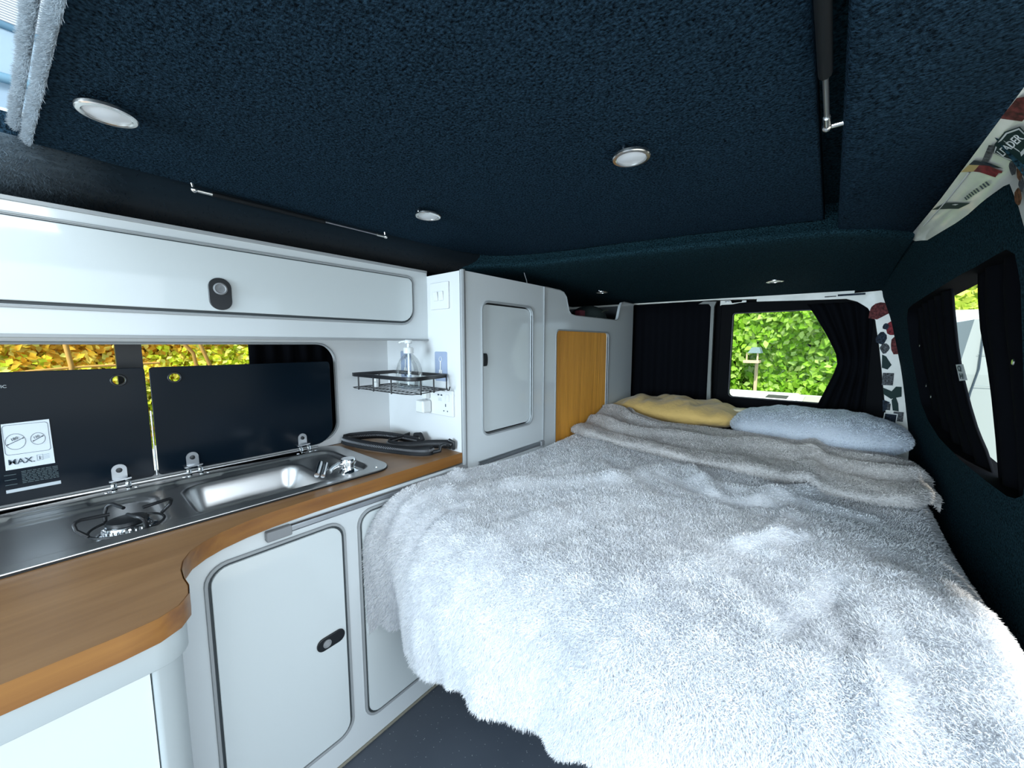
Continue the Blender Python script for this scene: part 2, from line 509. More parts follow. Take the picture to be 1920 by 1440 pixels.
WC = (1.48, 1.05)
hole = [(.955, .93), (.975, .86), (1.03, .835), (1.17, .828), (1.376, .824), (1.61, .833), (1.76, .86), (1.866, .905), (1.915, 1.0), (1.928, 1.1), (1.91, 1.195), (1.86, 1.220), (1.79, 1.228), (1.29, 1.253), (1.02, 1.257), (.975, 1.240), (.955, 1.19)]
NW = 120
outr = resample([(.885, -.03), (2.27, -.03), (2.27, 1.402), (.885, 1.402)], NW, WC)
inr = resample(hole, NW, WC)
struct(ring_wall('wall_right', outr, inr, lambda a, b: (wx(a, b), a, b), M['carpet_r'], 16))
# reveal of the aperture going outwards
P = np.array([[(wx(a, b) + dx, a, b) for dx in (0, .003, .035, .06)] for (a, b) in inr + inr[:1]])
struct(grid_mesh('trim_2', P, M['black']))
outer_g = resample(hole, 60, WC)
struct(pymesh('window_2', [(wx(a, b) + .058, a, b) for (a, b) in outer_g], [tuple(range(60))], M['glass']))
# rear of pillar closing towards the door opening
P = np.array([[(wx(.885, z) + dx, .885, z) for dx in (0, .05, .09)] for z in np.linspace(0, 1.40, 15)])
struct(grid_mesh('trim_3', P, M['carpet_r']))
# outer skin so no light leaks round the window wall
struct(plate('wall_right_outer', [(-2.36, -.05), (-.90, -.05), (-.90, 1.50), (-2.36, 1.50)], [[(-2.33, .72), (-.96, .72), (-.96, 1.42), (-2.33, 1.42)]], .02, FXN(.36), M['blacktrim']))

# ------------------------------------------------------------------ exposed painted roof rail and pillar with stickers
rail_lo = [(1.545, 1.386), (1.48, 1.370), (1.27, 1.361), (1.09, 1.358), (.965, 1.350)]
trim4 = thing('trim_4', 'bare white painted roof rail and pillar with stickers', 'trim', (.17, 1.2, 1.38)); trim4['kind'] = 'structure'
for k in ('label', 'category'): del trim4[k]
P = []
for y in np.linspace(.55, 1.555, 26):
    zl = np.interp(y, [p[0] for p in rail_lo[::-1]], [p[1] for p in rail_lo[::-1]])
    if y < .965: zl = 1.345
    P.append([(wx(y, z) - .0035 - .003 * math.sin(PI * t), y, z) for t, z in ((t, 1.400 + (zl - 1.400) * t) for t in np.linspace(0, 1, 9))])
grid_mesh('painted_rail', np.array(P), M['paint'], trim4)
P = []
for z in np.linspace(1.348, .55, 20):
    y1 = np.interp(z, [.55, .9, 1.20, 1.267, 1.30, 1.348], [.886, .888, .897, .921, .942, .965])
    P.append([(wx(y, z) - .004, y, z) for y in np.linspace(.80, y1, 5)])
grid_mesh('painted_pillar', np.array(P), M['paint'], trim4)
# bright pressed line along the rail
P = np.array([[(wx(y, 1.392) - .007 - .0015 * math.cos(a), y, 1.392 + .0015 * math.sin(a)) for a in np.linspace(0, 2 * PI, 7)] for y in np.linspace(1.02, 1.40, 12)])
grid_mesh('pressed_seam', P, M['whitepl'], trim4)

M['st_maroon'] = mat('maroon_sticker', (.085, .018, .018), .5, spec=.08, var=(120, .8))
M['st_navy'] = mat('navy_sticker', (.010, .018, .030), .5, spec=.08, var=(160, .9))
M['st_red'] = mat('red_sticker', (.17, .018, .025), .5, spec=.08, var=(90, .6))
M['st_brown'] = mat('brown_sticker', (.13, .060, .030), .5, spec=.08, var=(140, .8))
M['st_grey'] = mat('grey_sticker', (.06, .065, .07), .5, spec=.08, var=(200, .9))
M['st_gold'] = mat('gold_sticker', (.45, .32, .10), .5)
M['st_white'] = mat('pale_sticker', (.60, .62, .60), .5)
M['st_green'] = mat('dark_green_sticker', (.012, .030, .028), .5, spec=.08)

def on_rail(y, t, off=.0072):
    zl = 1.345 if y < .965 else np.interp(y, [p[0] for p in rail_lo[::-1]], [p[1] for p in rail_lo[::-1]])
    z = 1.400 + (zl - 1.400) * t
    return (wx(y, z) - off, y, z - .001)
def rail_sticker(quad, m, off=.0075, nm='sticker'):
    # quad corners in (y,t)
    n = 5
    P = []
    for i in range(n + 1):
        u = i / n; row = []
        for j in range(n + 1):
            v = j / n
            y = (1-u)*(1-v)*quad[0][0] + u*(1-v)*quad[1][0] + u*v*quad[2][0] + (1-u)*v*quad[3][0]
            t = (1-u)*(1-v)*quad[0][1] + u*(1-v)*quad[1][1] + u*v*quad[2][1] + (1-u)*v*quad[3][1]
            row.append(on_rail(y, t, off))
        P.append(row)
    return grid_mesh(nm, np.array(P), M[m], trim4)
rail_sticker([(1.27, .04), (1.20, .22), (1.13, .80), (1.19, .66)], 'st_green')
rail_sticker([(1.195, .38), (1.180, .45), (1.168, .55), (1.185, .50)], 'st_white', .0082, 'printed_mark')
rail_sticker([(1.030, .04), (.990, .08), (.975, .22), (1.010, .22)], 'st_gold')
rail_sticker([(1.010, .22), (.975, .22), (.955, .62), (.985, .68)], 'st_red')
rail_sticker([(.990, .08), (.968, .10), (.945, .60), (.965, .40)], 'st_navy', .0079)
for k in range(9):
    y = 1.015 + .0125 * k + (.006 if k > 2 else 0)
    rail_sticker([(y, .62 - .01 * k), (y + .003, .76 - .012 * k), (y + .009, .74 - .012 * k), (y + .006, .60 - .01 * k)], 'ink', .0078, 'handwritten_mark')
rail_sticker([(.905, .12), (.975, .20), (.970, .28), (.900, .20)], 'st_grey')
rail_sticker([(.825, .03), (.818, .26), (.74, .30), (.77, .04)], 'st_maroon')
# diamond-shaped banner sticker that reads LEADER, cut by the edge of the picture
FR = Matrix(((0, -.35, -.94, .180), (-.985, .16, 0, 0), (0, .94, -.35, 1.352), (0, 0, 0, 1)))
def along(a, b, off=0.0):
    """local a: towards -y from y=1.0 ; b: up the rail surface"""
    y = .925 - a; z = 1.374 + b * .8
    return (wx(y, z) - .010 - off, y, z)
def rail_poly(name, poly, m, off):
    return pymesh(name, [along(a, b, off) for (a, b) in poly], [tuple(range(len(poly)))], M[m], trim4)
rail_poly('sticker', [(.002, .014), (.030, .0185), (.072, .0185), (.098, .010), (.098, -.030), (.036, -.030), (.012, -.008)], 'st_green', 0)
rail_poly('sticker', [(.005, .013), (.031, .0165), (.071, .0165), (.096, .009), (.096, -.027), (.037, -.027), (.014, -.007)], 'st_white', .0008)
rail_poly('sticker', [(.009, .0115), (.032, .0145), (.070, .0145), (.094, .007), (.094, -.024), (.038, -.024), (.017, -.005)], 'st_green', .0016)
tm = text_mesh('LEADER', .0190, Matrix.Identity(4), 0, 0, depth=.0002, bold=.0001)
for v in tm.vertices:
    a = .017 + v.co.x * 1.05; b = -.002 + v.co.y * .85 - v.co.x * .06
    p = along(a, b, .003 + v.co.z); v.co = p
link('lettering', tm, M['st_white'], trim4)
for (c, r_, m_) in (((.010, -.024), .012, 'st_grey'), ((.030, -.040), .012, 'st_brown'), ((.012, -.075), .015, 'st_brown'), ((.030, -.060), .012, 'st_grey')):
    rail_poly('sticker', [(c[0] + r_ * math.cos(a) * random.uniform(.8, 1.15), c[1] + r_ * math.sin(a) * random.uniform(.8, 1.15)) for a in np.linspace(0, 2 * PI, 12)[:-1]], m_, .001)

# ------------------------------------------------------------------ rear wall: header, pillar, doors
YR = 2.25
struct(box('wall_rear', (-1.45, YR + .10, -.03), (.36, YR + .13, .60), M['carpet_r']))
struct(plate('trim_5', [(-1.40, 1.330), (-.93, 1.338), (-.50, 1.334), (.06, 1.310), (.06, 1.49), (-1.40, 1.49)], [], .05, FY(YR + .05), M['paint']))
# D pillar, white, with stickers on it
trim6 = thing('trim_6', 'x', 'x', (.17, YR, 1.0)); trim6['kind'] = 'structure'
for k in ('label', 'category'): del trim6[k]
pil_l = [(.745, .205), (.80, .196), (.90, .182), (1.00, .168), (1.10, .153), (1.204, .134), (1.255, .108), (1.285, .072), (1.300, .035), (1.304, -.10), (1.312, -.30)]
pil = [(x, z) for z, x in pil_l] + [(-.30, 1.330), (.060, 1.322), (.144, 1.326)] + [(float(wx(YR, z)) + .012, z) for z in (1.30, 1.2, 1.1, 1.0, .9, .8, .70, .60)] + [(.205, .60)]
plate('painted_pillar', pil, [], .02, FY(YR + .012), M['paint'], trim6)
rs = random.Random(8)
def blob(cx, cz, r_, n=10, sq=False, rz=None, rot=0):
    rz = rz or r_
    if sq:
        c, s = math.cos(rot), math.sin(rot)
        return [(cx + c * a * r_ - s * b * rz, cz + s * a * r_ + c * b * rz) for a, b in ((-1, -1), (1, -1), (1, 1), (-1, 1))]
    return [(cx + r_ * math.cos(a) * rs.uniform(.8, 1.15), cz + rz * math.sin(a) * rs.uniform(.8, 1.15)) for a in np.linspace(0, 2 * PI, n + 1)[:-1]]
def dome(cx, cz, r_, h):
    return [(cx - r_, cz - h * .5), (cx - r_ * .2, cz - h * .6), (cx + r_, cz - h * .15)] + [(cx + r_ * math.cos(a) * .95, cz + h * .55 * math.sin(a) + .0) for a in np.linspace(.1, PI, 7)]
pst = [(dome(.146, 1.243, .034, .062), 'st_maroon'), (blob(.188, 1.168, .020, rz=.034), 'st_red'), (blob(.168, 1.175, .010, rz=.014), 'st_navy'),
       (blob(.158, 1.125, .017, rz=.027), 'st_navy'), (blob(.172, 1.085, .015, rz=.022), 'st_grey'), (blob(.205, 1.100, .020, rz=.040), 'st_maroon'),
       ([(.165, 1.058), (.178, 1.050), (.197, 1.015), (.186, .995), (.168, 1.002)], 'st_green'),
       (blob(.190, .955, .017, sq=True, rz=.026), 'st_grey'),
       ([(.178, .918), (.205, .905), (.216, .925), (.233, .925), (.236, .885), (.205, .872), (.182, .89)], 'st_green'),
       ([(.180, .868), (.203, .858), (.196, .825), (.184, .815)], 'st_navy'), ([(.207, .868), (.218, .885), (.228, .855), (.232, .822), (.214, .824)], 'st_green'),
       (blob(.201, .838, .005, sq=True, rz=.014), 'st_grey'),
       (blob(.232, .800, .015, rz=.020, sq=True), 'st_grey'), (blob(.208, .776, .0205, sq=True, rz=.036, rot=-.05), 'st_white'), (blob(.208, .776, .0175, sq=True, rz=.032, rot=-.05), 'st_navy'),
       ([(.212, .735), (.250, .718), (.262, .695), (.258, .675), (.215, .700)], 'st_green'), (blob(.05, 1.316, .045, sq=True, rz=.004), 'st_navy'), (blob(-.02, 1.313, .02, sq=True, rz=.002), 'st_grey')]
for k, (poly, m_) in enumerate(pst):
    off = .0212 + .0006 * k
    plate('sticker', [(p[0], p[1]) for p in poly], [], .0005, FY(YR + .012), M[m_], trim6, c0=off)

# left rear door (lined, hidden by its curtain), right rear door with window
struct(plate('door_1', [(-1.42, .30), (-.468, .30), (-.468, 1.36), (-1.42, 1.36)], [], .03, FY(YR + .11), M['blacktrim']))
d2 = thing('door_2', 'x', 'x', (-.15, YR + .05, .6)); d2['kind'] = 'structure'
for k in ('label', 'category'): del d2[k]
dl = [(-.470, .30), (.235, .30), (.215, .70), (.196, .82), (.150, 1.15), (.138, 1.21), (.112, 1.262), (.072, 1.295), (.03, 1.310), (-.465, 1.322)]
wh = rrect(-.408, .823, .100, 1.262, (.02, .05, .05, .012))
plate('door_lining', dl, [wh], .05, FY(YR + .08), M['blacktrim'], d2, bevel=.006)
plate('outer_skin', [(-.49, .25), (.30, .25), (.30, 1.40), (-.49, 1.40)], [rrect(-.44, .80, .16, 1.30, .04)], .01, FY(YR + .115), M['blacktrim'], d2)
struct(plate('window_3', rrect(-.45, .79, .17, 1.31, .04), [], .004, FY(YR + .112), M['glass']))
ri = wh
join_meshes('window_seal', [tube_mesh([(x, YR + .036, z) for x, z in ri], .0035, True)], M['blackpl'], d2, True)
struct(plate('trim_7', [(-.504, .55), (-.478, .55), (-.490, .95), (-.492, 1.30), (-.482, 1.326), (-.545, 1.330), (-.570, 1.318), (-.52, 1.316), (-.507, 1.30)], [], .02, FY(YR + .02), mat('weathered_seal', (.16, .17, .16), .6)))
latch = thing('door_latch', 'white metal catch at the top of the rear doors beside the centre seal', 'latch', (-.44, YR, 1.32))
plate('catch_plate', [(-.462, 1.302), (-.455, 1.306), (-.405, 1.306), (-.375, 1.311), (-.345, 1.312), (-.345, 1.322), (-.362, 1.322), (-.366, 1.314), (-.408, 1.312), (-.415, 1.326), (-.462, 1.328)], [], .006, FY(YR), M['paint'], latch)
box('bolt', (-.440, YR - .012, 1.318), (-.418, YR - .002, 1.3235), M['chrome'], latch, .001)

# ================================================================== CURTAINS
def curtain(name, fn, nu, nv, label, parent=None):
    P = np.array([[fn(i / nu, j / nv) for j in range(nv + 1)] for i in range(nu + 1)])
    o = grid_mesh(name, P, M['black'])
    sm = o.modifiers.new('thick', 'SOLIDIFY'); sm.thickness = .003
    return tag(o, label, 'curtain')
c1 = curtain('curtain', lambda u, v: (-1.38 + u * .870, YR + .018 + .010 * math.sin(u * 70) * (.6 + .4 * math.sin(v * 2)) , 1.335 - .64 * v), 160, 8,
        'wide black pleated curtain drawn closed across the left rear door')
def rc(u, v):
    z = 1.285 - v * .50
    xl = np.interp(z, [.78, .829, .90, .96, 1.012, 1.06, 1.15, 1.252, 1.29], [-.042, -.031, -.008, .012, .024, .016, -.025, -.080, -.105])
    return (xl + u * (.128 - xl), YR + .005 + .010 * math.sin(u * 28 + v * .6) * (1 - .6 * math.exp(-((z - 1.012) / .05) ** 2)), z)
c2 = curtain('curtain', rc, 70, 24, 'black curtain tied back at the right of the rear window showing the hedge')
def gapL(z): return np.interp(z, [.80, .86, .896, .952, 1.027, 1.095, 1.19, 1.258, 1.30], [1.24, 1.304, 1.37, 1.423, 1.474, 1.493, 1.497, 1.489, 1.485])
def gapR(z): return np.interp(z, [.80, .88, .93, .996, 1.06, 1.13, 1.20, 1.253, 1.30], [1.22, 1.230, 1.236, 1.244, 1.262, 1.294, 1.300, 1.295, 1.29])
def sc1(u, v):
    z = 1.30 - v * .50; yl = gapL(z)
    y = yl + u * (1.98 - yl)
    return (float(wx(y, z)) + .026 + .006 * math.sin(u * 40), y, z)
def sc2(u, v):
    z = 1.30 - v * .50; yr = gapR(z)
    y = .92 + u * (yr - .92)
    return (float(wx(y, z)) + .026 + .008 * math.sin(u * 22), y, z)
c3 = curtain('curtain', sc1, 80, 24, 'black side window curtain with a white tag, nearer the rear doors')
c4 = curtain('curtain', sc2, 50, 24, 'black side window curtain right of the gap with the white trailer')
# tag sewn at the curtain edge
tg = []
zc, yc = 1.034, 1.394
def tagpt(a, b, off=0.0):
    y = yc - a; z = zc + b; return (float(wx(y, z)) + .014 - off, y, z)
pymesh('care_tag', [tagpt(-.023, -.023), tagpt(.048, -.016), tagpt(.021, .020), tagpt(-.046, .016)], [(0, 1, 2, 3)], M['sticker'], c3)
def tagtext(ch, size, a0, b0):
    t_ = text_mesh(ch, size, Matrix.Identity(4), 0, 0, depth=.0002, bold=.0006)
    for v in t_.vertices:
        p = tagpt(a0 + v.co.x * 2.6 - v.co.y * .4, b0 + v.co.y + v.co.x * .12, .002 + v.co.z); v.co = p
    return t_
join_meshes('lettering', [tagtext('H', .017, -.006, -.016), tagtext('Ω', .017, -.020, .001)], M['ink'], c3)
for (y, z) in ((1.86, 1.097), (1.84, .965), (1.78, .935), (1.055, 1.07)):
    s_ = lathe('press_stud', [(0, 0), (.0045, 0), (.0055, .0015), (.0035, .003), (0, .003)], (float(wx(y, z)) + (.012 if y > 1.03 else .010), y, z), M['satin'], c3 if y > 1.1 else c4, axis='x', n=12)
kc = curtain('curtain', lambda u, v: (WL + .018 + .008 * math.sin(u * 44), .385 + u * .36, 1.16 - v * .44), 60, 6, 'black curtain gathered at the right end of the kitchen window')

# ================================================================== ROOF BED BOARD, DOWNLIGHTS, STRUTS
bb = thing('bed_board', 'large charcoal carpeted roof bed board above the kitchen, holding three round lights', 'bed board', (-.54, .7, 1.43))
bo = [(-1.034, -.006), (-.038, .068), (-.038, 1.335)] + [(x, y + .020) for x, y in lip[::-1] if -1.0 < x < -.1] + [(-1.010, 1.05), (-1.045, .93), (-1.058, .75)]
plate('carpeted_panel', bo, [], .034, FZ(1.430), M['carpet'], bb, bevel=.003)
# two fluffy carpet edges along its front, charcoal pile painted pale as if strongly lit
def edge_fur(z0, z1, n, seed):
    nu = 60; xs = np.linspace(-1.038, -.05, nu)
    P = np.array([[(x, -.003 - (.011 if z0 > 1.44 else 0) + .075 * (x + 1.034) - .006 * math.sin(t * PI), z0 + (z1 - z0) * t) for t in np.linspace(0, 1, 7)] for x in xs])
    return furry('lit_carpet_edge', P, lambda P: np.ones(P.shape) * np.array([.36, .41, .45]), n, .0060, .0009, (0, -.2, 0), seed, M['fur'], bb)
edge_fur(1.428, 1.444, 30000, 1)
edge_fur(1.447, 1.463, 30000, 2)

def downlight(loc, label):
    t = thing('ceiling_downlight', label, 'ceiling light', loc, 'round ceiling downlights')
    x, y, z = loc; z -= .006
    lathe('bezel', [(.0235, .0050), (.0240, .0010), (.0255, 0), (.0300, .0006), (.0312, .002), (.0312, .0055), (.0295, .007), (.0235, .007)], (x, y, z - .0115), M['satin'], t, n=48)
    lathe('lens', [(0, .0), (.0225, .0), (.0238, .0008), (.0238, .003), (0, .003)], (x, y, z - .0095), M['lens'], t, n=48)
    for a in (2.0, 3.1, 4.6):
        lathe('spring_clip', [(.0022, 0), (.0030, .003), (.0030, .008), (.0022, .010)], (x + .026 * math.cos(a), y + .026 * math.sin(a), z - .005), M['chrome'], t, n=8)
    return t
def fix_lens():
    pass
dl0 = downlight((-.786, .068, 1.43), 'round silver-rimmed ceiling downlight nearest the front edge of the roof board, at top left')
def dup(root, loc, label):
    r_ = root.copy(); COL.objects.link(r_); r_.location = loc; r_['label'] = label
    for ch in [c for c in bpy.data.objects if c.parent == root]:
        c = ch.copy(); COL.objects.link(c); c.parent = r_; c.matrix_parent_inverse = ch.matrix_parent_inverse.copy()
    return r_
dup(dl0, (-.785, .612, 1.43), 'round silver-rimmed downlight on the roof board above the kitchen end and switch plate')
dup(dl0, (-.282, .650, 1.43), 'round silver-rimmed downlight near the middle of the roof board, over the bed')
dup(dl0, (-.198, 1.918, 1.373), 'round downlight in the low rear ceiling above the green rear window')
dup(dl0, (-.905, 1.782, 1.376), 'small round downlight in the low rear ceiling above the cut-out shelf')

M['strut'] = mat('black_strut_paint', (.006, .008, .010), .6, spec=.2)
def strut(name, a, b, ra, rb, label, bracket):
    t = thing(name, label, 'gas strut', a)
    a = Vector(a); b = Vector(b); d = (b - a).normalized(); L = (b - a).length
    if name == 'gas_strut':
        p1 = a + d * .030; p2 = a + d * (L * ra); p3 = b - d * .022
        tube('cylinder', [p1, p2], rb, M['strut'], t)
        tube('rod', [p2, p3], rb * .45, M['alu'], t)
        for e, s in ((a, 1), (b, -1)):
            m1 = tube_mesh([e, e + d * s * .030], .0042)
            m2 = tube_mesh([e, e + Vector(bracket)], .0035)
            bm = bmesh.new(); bmesh.ops.create_icosphere(bm, subdivisions=2, radius=.0065, matrix=Matrix.Translation(e)); m3 = bpy.data.meshes.new('s'); bm.to_mesh(m3); bm.free()
            join_meshes('end_fitting', [m1, m2, m3], M['satin'], t, True)
    return t
strut('gas_strut', (-1.030, .205, 1.418), (-1.034, .648, 1.418), .60, .0052, 'thin black gas strut lying level between roof board and overhead cabinet', (0, -.004, .020))
strut('gas_strut', (-.030, -.25, 1.416), (-.026, .728, 1.408), .86, .0068, 'thick black gas strut running along the right side of the roof board', (.018, 0, 0))

# pop-top canvas seen beyond the front of the board
def canvas_mat():
    m, nt, b = new_mat('pale_canvas')
    b.inputs['Base Color'].default_value = (.55, .66, .74, 1); b.inputs['Roughness'].default_value = .8
    t = nt.nodes.new('ShaderNodeBsdfTranslucent'); t.inputs[0].default_value = (.45, .62, .75, 1)
    mx = nt.nodes.new('ShaderNodeMixShader'); mx.inputs[0].default_value = .45
    nt.links.new(b.outputs[0], mx.inputs[1]); nt.links.new(t.outputs[0], mx.inputs[2])
    nt.links.new(mx.outputs[0], nt.nodes['Material Output'].inputs[0])
    return m
M['canvas'] = canvas_mat()
pt = thing('pop_top_canvas', 'pale blue canvas side of the raised roof at the top left corner', 'canvas', (-1.15, -.4, 1.5))
def cv(u, v):
    return (-1.13 + .01 * math.sin(v * 9 + u * 3) - .02 * v, -1.4 + u * 2.6, 1.470 + v * .75)
P = np.array([[cv(i / 60, j / 24) for j in range(25)] for i in range(61)])
plate('side_canvas', [(-1.4, 1.47), (1.3, 1.47), (1.3, 2.2), (-1.4, 2.2)], [rrect(-.9, 1.66, .9, 2.1, .05)], .002, FX(-1.15), M['canvas'], pt)
tube('piping', [(-1.145, y, z) for y, z in rrect(-.9, 1.655, .9, 2.1, .05)], .006, mat('blue_grey_piping', (.10, .20, .28), .7), pt, True)
# fly mesh: fine horizontal threads
ms = [tube_mesh([(-1.149, -.9, 1.66 + .0044 * k), (-1.149, .9, 1.66 + .0044 * k)], .0010, res=0) for k in range(90)]
join_meshes('fly_mesh', ms, mat('grey_threads', (.35, .36, .40), .7), pt)
tube('roof_gasket', [(-1.115 + .01 * math.sin(y * 2), y, 1.490 + .012 * math.sin(y * 7)) for y in np.linspace(-1.4, .4, 30)], .016, mat('white_gasket', (.7, .78, .82), .5), pt)
tube('canvas_fold', [(-1.13, y, 1.562 + .03 * math.sin(y * 3)) for y in np.linspace(-1.4, .4, 30)], .008, mat('blue_grey_fold', (.16, .30, .40), .7), pt)
# carpet pile on the liner edge; light from the opening painted as paler front
P = np.array([[(px + .0, y, pz - .0005) for px, pz in ((-1.045, 1.440), (-1.052, 1.415), (-1.075, 1.398), (-1.12, 1.385), (-1.20, 1.3755))] for y in np.linspace(-.5, 1.19, 90)])
struct(furry('ceiling_lit_pile', P[::-1], lambda P: np.array([.006, .017, .028]) + np.array([.18, .23, .27]) * (np.clip((.10 - P[..., 1]) / .14, 0, 1) ** 1.5)[..., None], 26000, .006, .0009, (0, 0, -.1), 4, M['fur'],
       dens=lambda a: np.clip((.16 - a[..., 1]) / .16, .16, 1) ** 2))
# raised roof lid above
struct(box('ceiling_raised', (-1.30, -1.6, 2.25), (.34, 1.3, 2.28), M['whitepl']))

# loose cable at the lip
tag(tube('cable', [(-.955, 1.19, 1.425), (-.950, 1.195, 1.40), (-.944, 1.20, 1.375), (-.934, 1.20, 1.35), (-.930, 1.20, 1.332)], .0016, M['greypl']), 'thin pale cable hanging from the roof liner to the tall cabinet top', 'cable')

# ================================================================== KITCHEN
XF = -.91
def framed_panel(name, y0, z0, y1, z1, r, xface, parent, door_mat='white_door', inset=.004, seal=.006):
    """door panel, dark gap, pale edging as separate children"""
    d = plate(name, rrect(y0, z0, y1, z1, r), [], .012, FX(xface), M[door_mat], parent, bevel=.0012, c0=-.006)
    g = plate('seal', rrect(y0 - .005, z0 - .005, y1 + .005, z1 + .005, r + .004), [rrect(y0 - .0003, z0 - .0003, y1 + .0003, z1 + .0003, r)], .006, FX(xface), M['edge_dk'], d, c0=-.004)
    e = plate('edging', rrect(y0 - .011, z0 - .011, y1 + .011, z1 + .011, r + .009), [rrect(y0 - .005, z0 - .005, y1 + .005, z1 + .005, r + .004)], .010, FX(xface), M['edge'], d, bevel=.001, c0=-.004)
    return d
# base unit behind the narrow worktop
kb = thing('base_cabinet', 'white gloss base cabinet under the narrow end of the worktop, with two doors', 'cabinet', (-1.1, .45, 0))
d1 = (.155, .088, .416, .655); d2_ = (.470, .083, .800, .660)
plate('body', [(.095, 0), (.837, 0), (.837, .706), (.095, .706)], [rrect(d1[0]-.004, d1[1]-.004, d1[2]+.004, d1[3]+.004, .034), rrect(d2_[0]-.004, d2_[1]-.004, d2_[2]+.004, d2_[3]+.004, .034)], .016, FX(XF), M['white'], kb, c0=-.016)
box('carcass', (-1.34, .10, .01), (XF - .017, .83, .655), M['apron'], kb)
D1 = framed_panel('door', *d1, .032, XF, kb)
D2 = framed_panel('door', *d2_, .032, XF, kb)
def latch_at(parent, y, z, L, r_, x, ang, recess=True):
    fr = FX(x) @ Matrix.Translation((y, z, 0)) @ Matrix.Rotation(ang, 4, 'Z')
    l = plate('latch', rrect(-L / 2, -r_, L / 2, r_, r_ * .98, 8), [], .005, fr, M['blackpl'], parent, bevel=.0012)
    lathe('button', [(0, 0), (r_ * .62, 0), (r_ * .62, .0035), (r_ * .5, .0045), (r_ * .42, .003), (0, .003)], (0, 0, 0), M['greypl'], l, n=20)
    b = bpy.data.objects[l.children[-1].name]
    b.data.transform(fr @ Matrix.Translation((-L * .16, 0, .004)))
    return l
latch_at(D1, .376, .371, .068, .0160, XF + .006, math.radians(2))
tube('floor_seal', [(XF + .002, .1, .004), (XF + .002, .837, .004)], .004, mat('dirty_sealant', (.20, .19, .15), .7), kb)

# deeper unit on the left with its rounded corner post
fb = thing('deep_base_cabinet', 'deep white base cabinet with a rounded grey corner post under the wide worktop', 'cabinet', (-.95, -.4, 0))
box('carcass', (-1.34, -.9, .01), (-.70, .03, .655), M['apron'], fb)
plate('front_panel', [(-.9, 0), (.044, 0), (.044, .662), (-.9, .662)], [], .010, FX(-.690), M['white_door'], fb)
pts = [(-.720, .040), (-.6775, .046)] + [(-.712 + .036 * math.cos(a), .046 + .036 * math.sin(a)) for a in np.linspace(0, PI / 2, 9)] + [(-.86, .082), (-.905, .084), (-.905, .06)]
plate('corner_post', pts, [], .665, FZ(0), M['apron'], fb)
pts = [(-.90, -.9), (-.668, -.9), (-.668, .050)] + [(-.705 + .037 * math.cos(a), .052 + .037 * math.sin(a)) for a in np.linspace(0, PI / 2, 9)] + [(-.90, .090)]
plate('apron', pts, [], .045, FZ(.662), M['apron'], fb, bevel=.001)
plate('scuff', [(.063, .44), (.0645, .455), (.066, .452), (.0655, .436), (.068, .428), (.066, .427)], [], .0006, FX(-.6755), M['ink'], fb)

# worktop
wt = thing('worktop', 'oak-effect kitchen worktop with a wavy front edge', 'worktop', (-1.1, .1, .707))
front = [(-.650, -.9), (-.651, -.2), (-.651, .02), (-.655, .055), (-.668, .078), (-.690, .092), (-.715, .096), (-.745, .095), (-.775, .097), (-.805, .104), (-.833, .118), (-.856, .142), (-.874, .172), (-.889, .215), (-.899, .265), (-.906, .35), (-.912, .50), (-.918, .70), (-.921, .836)]
full = front + [(-1.349, .836), (-1.349, -.9)]
plate('top_panel', full, [rrect(-1.31, -.33, -.975, .575, .04)], .034, FZ(.707), M['oak'], wt, bevel=.001)
P = np.array([[(x + dx, y + dy, z) for (z, k) in ((.7075, 0), (.7085, 1), (.7405, 1), (.7416, 0))] for (x, y), (dx, dy) in
              [(front[i], ((lambda t: (t[1] * .0012, -t[0] * .0012))((lambda a, b: ((b[0] - a[0]) / max(math.hypot(b[0]-a[0], b[1]-a[1]), 1e-6), (b[1] - a[1]) / max(math.hypot(b[0]-a[0], b[1]-a[1]), 1e-6)))(front[max(i-1, 0)], front[min(i+1, len(front)-1)])))) for i in range(len(front))]])
grid_mesh('edge_band', P, M['oak_edge'], wt)

# splash panel with window cut-out
plate_sp = plate('splash_panel', [(-.95, .742), (.837, .742), (.837, 1.118), (-.95, 1.118)], [rrect(-.92, .765, .628, 1.1035, (.05, .06, .065, .05), 10)], .016, FX(-1.366), M['white_matt'])
tag(plate_sp, 'white splash panel behind the sink, cut out around the kitchen window', 'panel')
tube('cutout_edging', [(-1.3495, a, b) for a, b in rrect(-.92, .765, .628, 1.1035, (.05, .06, .065, .05), 10)], .0035, M['edge'], plate_sp, True)

